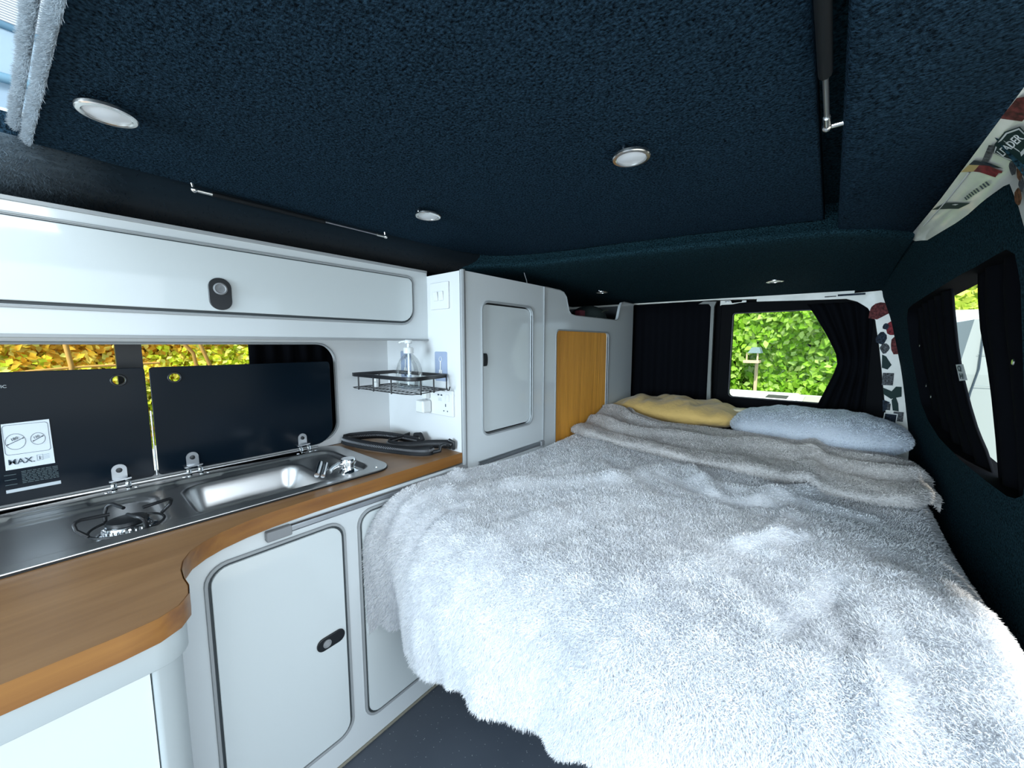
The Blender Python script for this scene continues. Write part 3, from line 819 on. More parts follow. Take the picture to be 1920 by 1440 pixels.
# hob and sink unit -------------------------------------------------
hs = thing('hob_sink_unit', 'stainless steel hob and sink unit with raised black glass lids set in the worktop', 'sink', (-1.14, .13, .742))
x0, x1, y0, y1 = -1.335, -.957, -.36, .602
def smooth(t): t = min(max(t, 0), 1); return t * t * (3 - 2 * t)
def sdrr(x, y, ax0, ay0, ax1, ay1, r_):
    cx, cy = (ax0 + ax1) / 2, (ay0 + ay1) / 2; hx, hy = (ax1 - ax0) / 2 - r_, (ay1 - ay0) / 2 - r_
    dx, dy = abs(x - cx) - hx, abs(y - cy) - hy
    return math.hypot(max(dx, 0), max(dy, 0)) + min(max(dx, dy), 0) - r_
def tray_z(x, y):
    z = .7475
    d = -sdrr(x, y, x0 + .050, y0 + .02, x1 - .032, y1 - .045, .05)
    z -= .011 * smooth(d / .012)
    d = -sdrr(x, y, -1.245, .165, -1.000, .445, .05)
    z -= .065 * smooth(d / .035)
    d = -sdrr(x, y, -1.26, -.30, -1.00, .125, .06)
    z -= .008 * smooth(d / .02)
    d = -math.hypot((x + 1.03) / 1.0, (y - .50) / 1.0) + .045
    z += .006 * smooth(d / .02)
    # raised pressed ribs on the back ledge
    for (a, b) in ((-.10, .02), (.13, .17), (.26, .44)):
        d = -sdrr(x, y, -1.285, a, -1.262, b, .008); z += .005 * smooth(d / .006)
    return z
NX, NY = 84, 214
r_c = .058
P = np.zeros((NX + 1, NY + 1, 3))
for i in range(NX + 1):
    for j in range(NY + 1):
        x = x0 + (x1 - x0) * i / NX; y = y0 + (y1 - y0) * j / NY
        # squash into the rounded outline at the right hand corners
        dd = sdrr(x, y, x0, y0, x1, y1, r_c)
        if dd > 0:
            cx = x1 - r_c if x > (x0 + x1) / 2 else x0 + r_c; cy = y1 - r_c if y > (y0 + y1) / 2 else y0 + r_c
            k = r_c / math.hypot(x - cx, y - cy); x = cx + (x - cx) * k; y = cy + (y - cy) * k
        P[i, j] = (x, y, tray_z(x, y))
grid_mesh('tray', P, M['steel'], hs)
ol = rrect(x0, y0, x1, y1, r_c, 10)
tube('rim', [(x, y, .7455) for x, y in ol], .0022, M['steel'], hs, True)
plate('rim_gasket', rrect(x0 - .003, y0, x1 + .003, y1 + .003, r_c), [rrect(x0 + .01, y0 + .01, x1 - .01, y1 - .01, r_c - .01)], .0025, FZ(.7415), M['blackpl'], hs)
tube('hinge_rail', [(-1.322, y0 + .03, .752), (-1.322, y1 - .06, .752)], .004, M['steel'], hs)
for (x, y) in ((-.985, .562), (-1.30, .045), (-1.30, .096), (-1.30, .187), (-1.30, .238), (-1.30, .470), (-1.30, .525)):
    lathe('screw', [(0, 0), (.0042, 0), (.0035, .002), (0, .0028)], (x, y, .7473), M['chrome'], hs, n=12)
# lids
def lid(ya, yb, radii, hole_y, label):
    L_ = plate('glass_lid', rrect(ya, .758, yb, 1.042, radii, 8), [circle(hole_y, 1.013, .0105, 24)], .005, FX(-1.338), M['blackglass'], hs, bevel=.0012)
    L_['label'] = label
    join_meshes('finger_hole_ring', [tube_mesh([(-1.3325, y, z) for y, z in circle(hole_y, 1.013, .0130, 24)], .0022, True)], M['blackpl'], L_, True)
    return L_
lidA = lid(-.345, .1345, (.03, .008, .008, .03), .087, 'black glass hob lid with a white MAX sticker')
lidB = lid(.1425, .600, (.008, .060, .012, .008), .191, 'plain black glass sink lid')
tube('lid_edge_strip', [(-1.3345, .1385, .757), (-1.3345, .1385, .93)], .0018, M['chrome'], hs)
# sticker on the hob lid
fx = FX(-1.3325)
sk = Matrix(((1, 0, 0, 0), (0, 1, 0, 0), (0, 0, 1, 0), (0, 0, 0, 1)))
parts = [plate_mesh([(-.108, .832), (-.027, .833), (-.028, .934), (-.106, .932)], [], .0004, fx)]
ids = [0]
def ring(cy, cz, ry, rz, t=.0007):
    return plate_mesh(circle(cy, cz, ry, 32, rz), [circle(cy, cz, ry - t, 32, rz - t)], .0003, fx, c0=.0005)
parts += [ring(-.087, .892, .0165, .0175), ring(-.0505, .893, .0125, .0135)]; ids += [1, 1]
parts += [plate_mesh(rrect(-.1055, .864, -.031, .929, .006), [rrect(-.1048, .8647, -.0317, .9283, .0055)], .0003, fx, c0=.0005)]; ids += [1]
def arrow(a, b, w_=.0006, h_=.003):
    a = Vector(a); b = Vector(b); d = (b - a).normalized(); n_ = Vector((-d.y, d.x))
    out = [plate_mesh([a + n_ * w_, a - n_ * w_, b - n_ * w_, b + n_ * w_], [], .0003, fx, c0=.0005)]
    for e, s in ((a, 1), (b, -1)):
        out.append(plate_mesh([e, e + d * s * h_ + n_ * h_ * .5, e + d * s * h_ - n_ * h_ * .5], [], .0003, fx, c0=.0005))
    return out
for q in arrow((-.1015, .886), (-.0725, .899)) + arrow((-.0600, .888), (-.0405, .8985)): parts.append(q); ids.append(1)
parts += [text_mesh('180', .0085, fx, -.0935, .8935, c0=.0008, rot=.35), text_mesh('130', .0075, fx, -.0575, .893, c0=.0008, rot=.35), text_mesh('MAX.', .0165, fx, -.1035, .843, c0=.0008, bold=.00012, sx=1.12)]
ids += [1, 1, 1]
# little open-manual symbol
parts += [plate_mesh([(-.0565, .844), (-.046, .8445), (-.046, .8575), (-.0565, .857)], [[(-.0558, .8447), (-.0467, .8452), (-.0467, .8568), (-.0558, .8563)]], .0003, fx, c0=.0005), text_mesh('i', .011, fx, -.0528, .8465, c0=.0008, bold=.0003)]
ids += [2, 1]
for k in range(4): parts.append(plate_mesh([(-.0445, .8465 + .003 * k), (-.035, .847 + .003 * k), (-.035, .8476 + .003 * k), (-.0445, .8471 + .003 * k)], [], .0003, fx, c0=.0005)); ids.append(2)
for q in parts:
    for v in q.vertices: v.co.y = -.027 + (v.co.y + .027) * .833
s1 = join_meshes('max_sticker', parts, [M['sticker'], M['ink'], M['inklight']], lidA, mat_ids=ids)
s1['label'] = 'white square sticker with two circles and the word MAX'
parts = [plate_mesh([(-.108, .782), (-.022, .783), (-.022, .7905), (-.108, .789)], [], .0004, fx)]; ids = [0]
for k in range(8):
    z = .799 + k * .0036
    y = -.082
    while y < -.026:
        wd = random.uniform(.004, .010); parts.append(plate_mesh([(y, z), (min(y + wd, -.024), z), (min(y + wd, -.024), z + .0014), (y, z + .0014)], [], .0003, fx)); ids.append(1); y += wd + .0015
    if k % 3 == 0: parts.append(plate_mesh([(-.108, z), (-.090, z), (-.090, z + .0012), (-.108, z + .0012)], [], .0003, fx)); ids.append(1)
for q in parts:
    for v in q.vertices: v.co.y = -.023 + (v.co.y + .023) * .88
link('lettering', text_mesh('ETIC', .0085, fx, -.0960, 1.009, bold=.0001), M['printbar'], lidA)
join_meshes('lid_print', parts, [M['printbar'], mat('faint_print', (.07, .10, .11), .5)], lidA, mat_ids=ids)
# hinges
def hinge(y):
    fr = FX(-1.331) @ Matrix.Translation((y, 0, 0))
    tab = plate_mesh([(-.0135, .768), (.0135, .768), (.0135, .792)] + [(.0135 * math.cos(a), .792 + .0135 * math.sin(a)) for a in np.linspace(.2, PI - .2, 9)] + [(-.0135, .792)], [circle(0, .7905, .0060, 16)], .0016, fr)
    bar = plate_mesh([(-.0195, .7655), (.0195, .7675), (.0195, .771), (-.0195, .769)], [], .012, fr)
    h = join_meshes('hinge', [tab, bar], M['alu'], hs)
    lathe('pivot', [(0, 0), (.0055, 0), (.0055, .003), (0, .004)], (-1.329, y, .7905), M['blackpl'], h, axis='x', n=16)
    for s in (-.0125, .0125):
        prof = [(-1.322, .768), (-1.316, .766), (-1.311, .760), (-1.309, .752), (-1.303, .7495), (-1.297, .7495)]
        P = np.array([[(px, y + s + dy, pz) for dy in (-.0048, .0048)] for px, pz in prof])
        g = grid_mesh('spring_leg', P, M['chrome'], h)
        sm = g.modifiers.new('t', 'SOLIDIFY'); sm.thickness = .0016
hinge(.071); hinge(.212); hinge(.497)
# burner with wire pan support
def burner(cx, cy, r_):
    b = lathe('burner', [(0, 0), (r_ + .006, 0), (r_ + .004, .004), (r_ * .8, .008), (r_ * .8, .018), (r_ * .74, .020), (0, .020)], (cx, cy, .727), M['chrome'], hs, n=40)
    lathe('burner_cap', [(0, 0), (r_ * .72, 0), (r_ * .78, .003), (r_ * .72, .0065), (r_ * .5, .008), (0, .008)], (cx, cy, .7475), M['blackpl'], b, n=36)
    ms = [lathe_mesh([(.0022, 0), (.0022, .010)], (cx + r_ * .86 * math.cos(a), cy + r_ * .86 * math.sin(a), .731), n=8) for a in np.linspace(0, 2 * PI, 25)[:-1]]
    join_meshes('flame_teeth', ms, M['chrome'], b)
    ms = [tube_mesh([(cx + r_ * 1.32 * math.cos(a), cy + r_ * 1.32 * math.sin(a), .7405) for a in np.linspace(0, 2 * PI, 40)[:-1]], .0024, True)]
    for a in (PI * .5 + .15, PI + .35, 1.5 * PI + .1, 2 * PI + .25):
        c, s = math.cos(a), math.sin(a)
        def pp(rr, zz, t=0): return (cx + c * rr - s * t, cy + s * rr + c * t, zz)
        ms.append(tube_mesh([pp(r_ * .55, .770, -.006), pp(r_ * 1.45, .773, -.006), pp(r_ * 1.62, .772, -.003), pp(r_ * 1.70, .768, 0), pp(r_ * 1.66, .758, .004), pp(r_ * 1.34, .743, .010)], .0033))
    join_meshes('pan_support', ms, M['wirem'], hs, True)
burner(-1.055, .060, .041)
burner(-1.12, -.175, .030)
# folding tap
tp = lathe('tap', [(0, 0), (.026, 0), (.026, .004), (.020, .009), (.018, .020), (.0205, .026), (.0205, .036), (.018, .040), (0, .040)], (-1.020, .497, .742), M['chrome'], hs, n=32)
lathe('tap_cap', [(0, 0), (.006, 0), (.006, .003), (0, .004)], (-1.004, .486, .770), M['whitepl'], tp, axis='x', n=14)
tube('spout', [(-1.022, .488, .768), (-1.014, .462, .772), (-.998, .440, .772), (-.990, .430, .768)], .0075, M['chrome'], tp)
join_meshes('spout_arm', [tube_mesh([(-1.055, .437, .776), (-.985, .397, .768)], .0062), tube_mesh([(-1.048, .449, .772), (-.978, .409, .764)], .0050)], M['chrome'], tp, True)

# table rails --------------------------------------------------------
def rail(name, ya, yb, z, x, label, ends):
    t = thing('table_rail', label, 'rail', (x, (ya + yb) / 2, z))
    prof = [(0, -.008), (.008, -.008), (.011, -.004), (.008, 0), (.011, .004), (.008, .008), (0, .008)]
    P = np.array([[(x + px, y, z + pz) for px, pz in prof] for y in (ya, (ya + yb) / 2, yb)])
    o_ = grid_mesh('extrusion', P, M['alu'], t, smooth=False)
    for e in ends:
        plate('end_cap', rrect(e[0], z - e[2], e[1], z + e[3], .003), [], .016, FX(x), M['greypl'], t, bevel=.002)
    return t
rail('r', .30, .815, .690, XF + .001, 'long grey table rail on the base cabinet just under the worktop', [(.252, .302, .012, .010)])
rail('r2', .90, 1.270, .690, XF + .001, 'short grey table rail low on the tall cabinet beside the blanket', [(1.255, 1.277, .010, .010)])
eb = box('rail_bracket', (XF, .795, .680), (XF + .028, .828, .7065), M['greypl'], None, .003)
tag(eb, 'grey block bracket under the worktop end against the tall cabinet', 'bracket')

# overhead cabinet ---------------------------------------------------
XU = -1.089
ov = thing('overhead_cabinet', 'long white gloss overhead cabinet with one flap door above the window', 'cabinet', (-1.22, -.1, 1.117))
fd = (-.90, 1.176, .772, 1.318)
plate('body', [(-.95, 1.117), (.837, 1.117), (.837, 1.346), (-.95, 1.346)], [rrect(fd[0] - .004, fd[1] - .006, fd[2] + .004, fd[3] + .003, (.03, .045, .02, .03))], .016, FX(XU), M['white'], ov, c0=-.016)
box('carcass', (-1.35, -.95, 1.118), (XU - .017, .836, 1.345), M['apron'], ov)
plate('flap_door', rrect(*fd, (.03, .043, .018, .03)), [], .014, FX(XU), M['white_door'], ov, bevel=.0015, c0=-.008)
fdo = ov.children[-1] if len(ov.children) else None
fdo = [c for c in bpy.data.objects if c.parent == ov and c.name.startswith('flap_door')][0]
plate('seal', rrect(fd[0] - .005, fd[1] - .007, fd[2] + .005, fd[3] + .004, (.03, .048, .022, .03)), [rrect(fd[0], fd[1], fd[2], fd[3], (.03, .043, .018, .03))], .004, FX(XU), M['edge_dk'], fdo, c0=-.005)
plate('edging', rrect(fd[0] - .010, fd[1] - .012, fd[2] + .010, fd[3] + .008, (.03, .052, .026, .03)), [rrect(fd[0] - .005, fd[1] - .007, fd[2] + .005, fd[3] + .004, (.03, .048, .022, .03))], .007, FX(XU), M['edge'], fdo, bevel=.001, c0=-.003)
l = latch_at(fdo, .247, 1.215, .072, .0215, XU + .006, -PI / 2)
box('top_edging', (XU - .02, -.95, 1.344), (XU + .004, .836, 1.352), M['edge'], ov, .001)
box('bottom_edging', (XU - .02, -.95, 1.1125), (XU + .0035, .836, 1.119), M['edge'], ov, .001)

# tall cabinet -------------------------------------------------------
tc_ = thing('tall_cabinet', 'tall white gloss cabinet with one narrow door between sink and tambour cabinet', 'cabinet', (-1.13, 1.06, 0))
td = (.926, .786, 1.205, 1.242)
plate('front_panel', [(.846, 0), (1.284, 0), (1.284, 1.334), (.846, 1.334)], [rrect(*td, .03)], .014, FX(XF), M['white'], tc_, c0=-.014)
box('side_panel', (-1.352, .837, .01), (XF - .004, .852, 1.334), M['white_matt'], tc_)
box('carcass', (-1.34, .853, .01), (XF - .07, 1.283, 1.32), mat('dark_interior', (.05, .055, .06), .8), tc_)
plate('corner_trim', [(XF - .012, .8365), (XF + .001, .8365)] + [(XF - .001 + .004 * math.sin(a), .8405 - .004 * math.cos(a)) for a in (.4, .8, 1.2)] + [(XF + .003, .848), (XF - .012, .848)], [], 1.325, FZ(.012), M['edge'], tc_)
# slightly warped / ajar door
dm = plate_mesh(rrect(td[0] + .004, td[1] + .006, td[2] - .003, td[3] - .005, .026), [], .012, FX(0), bevel=.001)
bmw = bmesh.new(); bmw.from_mesh(dm)
bmesh.ops.subdivide_edges(bmw, edges=bmw.edges[:], cuts=1); bmw.to_mesh(dm); bmw.free()
for v in dm.vertices:
    v.co.x += XF - .020 + (1.205 - v.co.y) * .012
tdo = link('door', dm, M['white_door'], tc_)
plate('edging', rrect(td[0] - .006, td[1] - .006, td[2] + .006, td[3] + .006, .034), [rrect(td[0], td[1], td[2], td[3], .03)], .010, FX(XF), M['edge'], tc_, bevel=.001, c0=-.005)
kl = plate('latch', [(.929, 1.040), (.943, 1.040)] + [(.943 + .007 * math.cos(a), 1.062 + .022 * math.sin(a)) for a in np.linspace(-PI / 2, PI / 2, 9)] + [(.929, 1.084)], [], .010, FX(XF - .006), M['blackpl'], tdo, bevel=.002)
kl.data.transform(Matrix.Translation((0, 0, -.014)))
box('divider_trim', (XF - .01, 1.281, .64), (XF + .005, 1.290, 1.334), M['edge'], tc_, .0015)

# rear cabinet with tambour -----------------------------------------
rcab = thing('tambour_cabinet', 'white rear cabinet with a wooden tambour shutter and a cut-out open shelf on top', 'cabinet', (-1.13, 1.75, 0))
topo = [(1.290, 0), (2.195, 0), (2.195, 1.328), (2.185, 1.337), (2.060, 1.338), (2.035, 1.332), (2.015, 1.312), (1.995, 1.262), (1.985, 1.240), (1.965, 1.232),
        (1.530, 1.232), (1.497, 1.236), (1.478, 1.250), (1.468, 1.275), (1.455, 1.308), (1.432, 1.326), (1.400, 1.332), (1.290, 1.333)]
tb = (1.378, .62, 1.874, 1.160)
plate('front_panel', topo, [rrect(*tb, .022)], .014, FX(XF), M['white'], rcab, c0=-.014)
box('carcass', (-1.40, 1.291, .01), (XF - .045, 2.19, 1.21), mat('grey_carcass', (.20, .21, .22), .7), rcab)
box('end_panel', (-1.40, 2.182, .01), (XF - .016, 2.196, 1.33), mat('dark_end_panel', (.05, .055, .06), .7), rcab)
box('shelf', (-1.40, 1.291, 1.205), (XF - .014, 2.182, 1.215), M['white_matt'], rcab)
ns = 62
P = []
for k in range(ns * 4 + 1):
    y = tb[0] + (tb[2] - tb[0]) * k / (ns * 4)
    d = (.0, .0030, .0036, .0030)[k % 4]
    P.append([(XF - .012 + d, y, z) for z in (tb[1], .9, tb[3])])
tambour = grid_mesh('tambour_shutter', np.array(P), M['tambour'], rcab, smooth=False)
plate('edging', rrect(tb[0] - .006, tb[1] - .006, tb[2] + .008, tb[3] + .006, .028), [rrect(tb[0], tb[1], tb[2], tb[3], .022)], .010, FX(XF), M['edge'], rcab, bevel=.001, c0=-.006)
tube('rim_edging', [(XF + .001, a, b) for a, b in topo[2:]], .002, M['edge'], rcab)
# things on the open shelf
fb2 = thing('folded_chair_bag', 'dark grey-green fabric bag with a curved seam on the open shelf', 'bag', (-1.1, 1.87, 1.215))
P = []
for u in np.linspace(0, 1, 22):
    row = []
    for v in np.linspace(0, 1, 14):
        a = PI * v
        rr = (math.sin(PI * min(max(u * .96 + .02, 0), 1)) ** .35)
        row.append((-1.01 - .075 * math.cos(a) * rr, 1.70 + .28 * u, 1.216 + .098 * abs(math.sin(a)) ** .6 * rr * (.85 + .15 * u)))
    P.append(row)
grid_mesh('body', np.array(P), mat('dark_green_cloth', (.030, .045, .045), .8, bump=(60, .4, .004)), fb2)
tube('piping', [(-.939 - .012 * t, 1.76 + .19 * t, 1.222 + .066 * math.sin(t * 1.5)) for t in np.linspace(0, 1, 14)], .003, mat('olive_piping', (.09, .11, .08), .8), fb2)
tag(box('red_box', (-.98, 1.645, 1.216), (-.945, 1.69, 1.268), mat('dull_red_cloth', (.13, .02, .035), .7), None, .006), 'small dull red object on the open shelf left of the dark bag', 'box')
tag(box('blue_tin', (-1.05, 1.50, 1.216), (-.98, 1.60, 1.246), mat('dull_blue_cloth', (.02, .035, .05), .7), None, .01), 'small dark blue bundle at the left of the open shelf', 'bundle')

# ================================================================== THINGS ON THE SIDE PANEL
YS = .837
sw = thing('light_switch', 'white double rocker light switch plate high on the side panel', 'switch', (-1.017, YS, 1.262))
plate('plate', rrect(-1.064, 1.218, -.970, 1.306, .004), [], .007, FY(YS), M['whitepl'], sw, bevel=.0015)
for xx in (-1.032, -1.004):
    pm = plate_mesh(rrect(xx - .011, 1.246, xx + .011, 1.276, .002), [], .005, Matrix.Identity(4), bevel=.001)
    pm.transform(FY(YS - .0065) @ Matrix.Translation((xx, 1.261, 0)) @ Matrix.Rotation(.12, 4, 'X') @ Matrix.Translation((-xx, -1.261, 0)) @ Matrix.Translation((0, 0, 0)))
    link('rocker', pm, M['whitepl'], sw)
sk_ = thing('wall_socket', 'white double plug socket plate under the wire shelf', 'socket', (-1.02, YS, .9))
plate('plate', rrect(-1.090, .857, -.954, .946, .004), [], .008, FY(YS), M['whitepl'], sk_, bevel=.0015)
join_meshes('pin_holes', [plate_mesh(rrect(-.9935, .889, -.9895, .899, .0005), [], .0006, FY(YS - .008)), plate_mesh(rrect(-1.0035, .8725, -.9985, .8765, .0005), [], .0006, FY(YS - .008)), plate_mesh(rrect(-.9845, .8725, -.9795, .8765, .0005), [], .0006, FY(YS - .008))], M['ink'], sk_)
join_meshes('usb_ports', [plate_mesh(rrect(-1.033, .9255, -1.024, .9305, .0005), [], .0006, FY(YS - .008)), plate_mesh(rrect(-1.017, .9255, -1.008, .9305, .0005), [], .0006, FY(YS - .008))], M['ink'], sk_)
join_meshes('plate_print', [plate_mesh([(-1.030, .916 - .004 * k), (-1.012, .916 - .004 * k), (-1.012, .917 - .004 * k), (-1.030, .917 - .004 * k)], [], .0004, FY(YS - .008)) for k in range(3)], M['inklight'], sk_)
pm = plate_mesh(rrect(-.986, .908, -.972, .932, .001), [], .004, FY(YS - .008), bevel=.0008); link('switch_rocker', pm, M['whitepl'], sk_)
ch = thing('phone_charger', 'white plug-in charger block in the left half of the wall socket', 'charger', (-1.09, YS, .88))
box('body', (-1.112, YS - .046, .862), (-1.066, YS - .009, .906), M['whitepl'], ch, .006, 3)
ch2 = box('plug_adapter', (-1.094, YS - .030, .912), (-1.072, YS - .009, .944), M['whitepl'], None, .003)
tag(ch2, 'small white adapter pushed in above the charger block', 'adapter')

# wire shelf
ws = thing('wire_shelf', 'black wire corner shelf stuck to the side panel with clear pads', 'shelf', (-1.12, .75, .95))
rimo = [(-1.285, .655), (-1.262, .648), (-.975, .658), (-.950, .668), (-.945, .690), (-.983, .830), (-1.30, .830)]
def inset(poly, k):
    c = np.mean(np.array(poly), 0); return [tuple(c + (np.array(p) - c) * k) for p in poly]
rm = plate_mesh(rimo, [inset(rimo, .93)], .012, FZ(.990), bevel=.001)
link('rim', rm, M['wirem'], ws)
bz = .9505
ms = [tube_mesh([(x, y, bz) for x, y in inset(rimo, .985)], .0016, True)]
for k in range(14):
    x = -1.275 + k * .0225; ms.append(tube_mesh([(x, .662, bz), (x + (.0 if x < -1 else -.01), .828, bz)], .0010, res=1))
for y in (.70, .76, .80): ms.append(tube_mesh([(-1.285, y, bz - .001), (-.96, y, bz - .001)], .0012, res=1))
join_meshes('base_grid', ms, M['wirem'], ws, True)
posts = [(-1.235, .651), (-1.145, .654), (-1.045, .657), (-.952, .700), (-.968, .762), (-1.27, .75)]
for (x, y) in posts: tube('upright', [(x, y, .946), (x, y, .993)], .0026, M['wirem'], ws)
for (x, z_) in ((-1.225, 0), (-1.020, 0)):
    pd = plate('adhesive_pad', rrect(x - .032, .975, x + .032, 1.076, .006), [], .0015, FY(YS - .0002), M['pad'], ws)
    hk = join_meshes('pad_hook', [tube_mesh([(x, YS - .003, 1.045), (x, YS - .004, 1.015), (x, YS - .009, 1.004)], .002), plate_mesh(rrect(x - .007, .996, x + .007, 1.014, .002), [], .003, FY(YS - .002)), tube_mesh([(x + .008 * math.cos(a), YS - .003, 1.050 + .008 * math.sin(a)) for a in np.linspace(0, 2 * PI, 13)[:-1]], .0008, True)], M['whitepl'], pd)
tube('end_hook', [(-.983, .826, .998), (-.976, .822, .975), (-.972, .818, .958), (-.963, .815, .949), (-.953, .813, .951), (-.948, .812, .962)], .0020, M['wirem'], ws)

# soap bottle
sb = thing('soap_bottle', 'clear rounded pump bottle with a white pump standing on the wire shelf', 'soap bottle', (-1.075, .745, .953))
prof = [(.044, 0), (.052, .003), (.055, .012), (.0565, .03), (.0565, .048), (.054, .066), (.048, .084), (.038, .099), (.025, .111), (.015, .117), (.013, .121)]
bt = lathe('bottle', prof, (-1.075, .745, .953), M['bottle'], sb, sy=.62, n=36)
liq = lathe('liquid', [(.042, .002), (.050, .005), (.053, .014), (.0545, .034), (0, .035)], (-1.075, .745, .953), glass('clear_liquid', (.95, .975, .975), .3), sb, sy=.62, n=36)
lathe('collar', [(.0165, 0), (.0168, .016), (.015, .019), (.006, .020)], (-1.075, .745, 1.071), M['whitepl'], sb, n=28)
lathe('pump_stem', [(.0055, 0), (.005, .016)], (-1.075, .745, 1.089), M['whitepl'], sb, n=14)
join_meshes('pump_head', [lathe_mesh([(.011, 0), (.013, .003), (.013, .010), (.010, .013)], (-1.075, .745, 1.103), n=24), tube_mesh([(-1.075, .745, 1.110), (-1.092, .730, 1.110), (-1.098, .725, 1.105)], .0042)], M['whitepl'], sb, True)
tube('dip_tube', [(-1.075, .745, 1.07), (-1.076, .745, 1.01), (-1.079, .745, .965)], .0035, mat('translucent_tube', (.75, .80, .82), .4), sb)
plate('label_patch', rrect(-1.055, .999, -1.044, 1.010, .002), [], .0006, FY(.7135), M['ink'], sb)
sm_ = thing('travel_bottle', 'tiny white capped bottle at the left of the wire shelf', 'bottle', (-1.21, .70, .953))
lathe('body', [(.009, 0), (.010, .002), (.010, .016), (.007, .019)], (-1.21, .70, .953), M['whitepl'], sm_, n=20)
lathe('cap', [(.005, 0), (.005, .009), (.003, .014)], (-1.21, .70, .972), M['whitepl'], sm_, n=16)

# dog lead / webbing strap on the worktop
wb = thing('webbing_lead', 'black webbing lead with grey zigzag stitching folded on the worktop', 'lead', (-1.15, .74, .742))
def ribbon(path, width, nm):
    P = []; n = len(path)
    for i in range(n):
        x, y, z, tw = path[i]
        a = path[max(i - 1, 0)]; b = path[min(i + 1, n - 1)]
        d = Vector((b[0] - a[0], b[1] - a[1], 0)).normalized(); s = Vector((-d.y, d.x, 0))
        up = Vector((0, 0, 1)); wv = (s * math.cos(tw) + up * math.sin(tw)) * width * .5
        c = Vector((x, y, z))
        P.append([tuple(c - wv), tuple(c - wv * .33), tuple(c + wv * .33), tuple(c + wv)])
    o = grid_mesh(nm, np.array(P), M['black_web'], wb)
    sm = o.modifiers.new('t', 'SOLIDIFY'); sm.thickness = .003; sm.offset = 0
    # zigzag stitching
    zz = []
    for i in range(n * 5):
        t = i / (n * 5 - 1) * (n - 1); k = min(int(t), n - 2); f = t - k
        A = [Vector(p) for p in P[k]]; B = [Vector(p) for p in P[k + 1]]
        q = [A[j].lerp(B[j], f) for j in range(4)]
        nrm = (q[3] - q[0]).cross(B[1] - A[1]).normalized()
        cpt = q[1].lerp(q[2], .1 if i % 2 else .9)
        zz.append((cpt, nrm))
    for sgn in (1, -1):
        join_meshes('stitching', [tube_mesh([c + nn * .0024 * sgn for c, nn in zz], .0008, res=0)], M['stitch'], o)
    return o
M['black_web'] = mat('black_webbing', (.004, .005, .007), .75, bump=(300, .5, .001))
M['stitch'] = mat('grey_stitching', (.36, .37, .39), .6)
def smooth_path(ctrl, n=6):
    out = []
    c = [np.array(p, float) for p in ctrl]
    for i in range(len(c) - 1):
        p0 = c[max(i - 1, 0)]; p1 = c[i]; p2 = c[i + 1]; p3 = c[min(i + 2, len(c) - 1)]
        for k in range(n):
            t = k / n
            out.append(tuple(.5 * ((2 * p1) + (-p0 + p2) * t + (2 * p0 - 5 * p1 + 4 * p2 - p3) * t ** 2 + (-p0 + 3 * p1 - 3 * p2 + p3) * t ** 3)))
    out.append(tuple(c[-1])); return out
E90 = 1.25
ribbon(smooth_path([(-1.10, .795, .760, E90), (-1.20, .775, .762, E90), (-1.275, .735, .766, E90), (-1.318, .665, .766, E90), (-1.322, .640, .765, E90), (-1.315, .625, .764, E90), (-1.27, .632, .760, E90 - .2), (-1.18, .655, .757, 1.0), (-1.08, .690, .755, .8), (-1.01, .715, .756, .9), (-.975, .742, .758, E90), (-.980, .765, .758, E90)]), .030, 'strap')
ribbon(smooth_path([(-1.16, .800, .772, .9), (-1.18, .770, .762, .8), (-1.19, .735, .757, .9), (-1.165, .712, .757, E90), (-1.12, .715, .757, E90), (-1.07, .745, .758, E90), (-1.03, .785, .762, E90), (-.985, .815, .764, E90), (-.955, .822, .764, E90)]), .028, 'strap')
join_meshes('trigger_clip', [tube_mesh([(-.965, .818, .758), (-.952, .800, .768), (-.957, .790, .772), (-.968, .785, .766), (-.960, .775, .754), (-.975, .760, .750)], .0065), tube_mesh([(-.950, .825, .750), (-.945, .822, .775), (-.962, .815, .782)], .006)], M['blackpl'], wb, True)
join_meshes('handle_knot', [tube_mesh([(-1.13, .800, .775), (-1.105, .805, .780), (-1.085, .800, .768), (-1.10, .795, .758)], .009)], M['black_web'], wb, True)

# ================================================================== BED
bed = thing('bed', 'dark bed box and mattress underneath the grey fleece blanket', 'bed', (-.34, 1.5, 0))
box('base', (-.90, .86, .0), (.22, 2.2, .40), mat('dark_bed_box', (.02, .022, .025), .8), bed, .01)
box('mattress', (-.895, .52, .405), (.235, 2.22, .650), M['mattress'], bed, .04, 4)

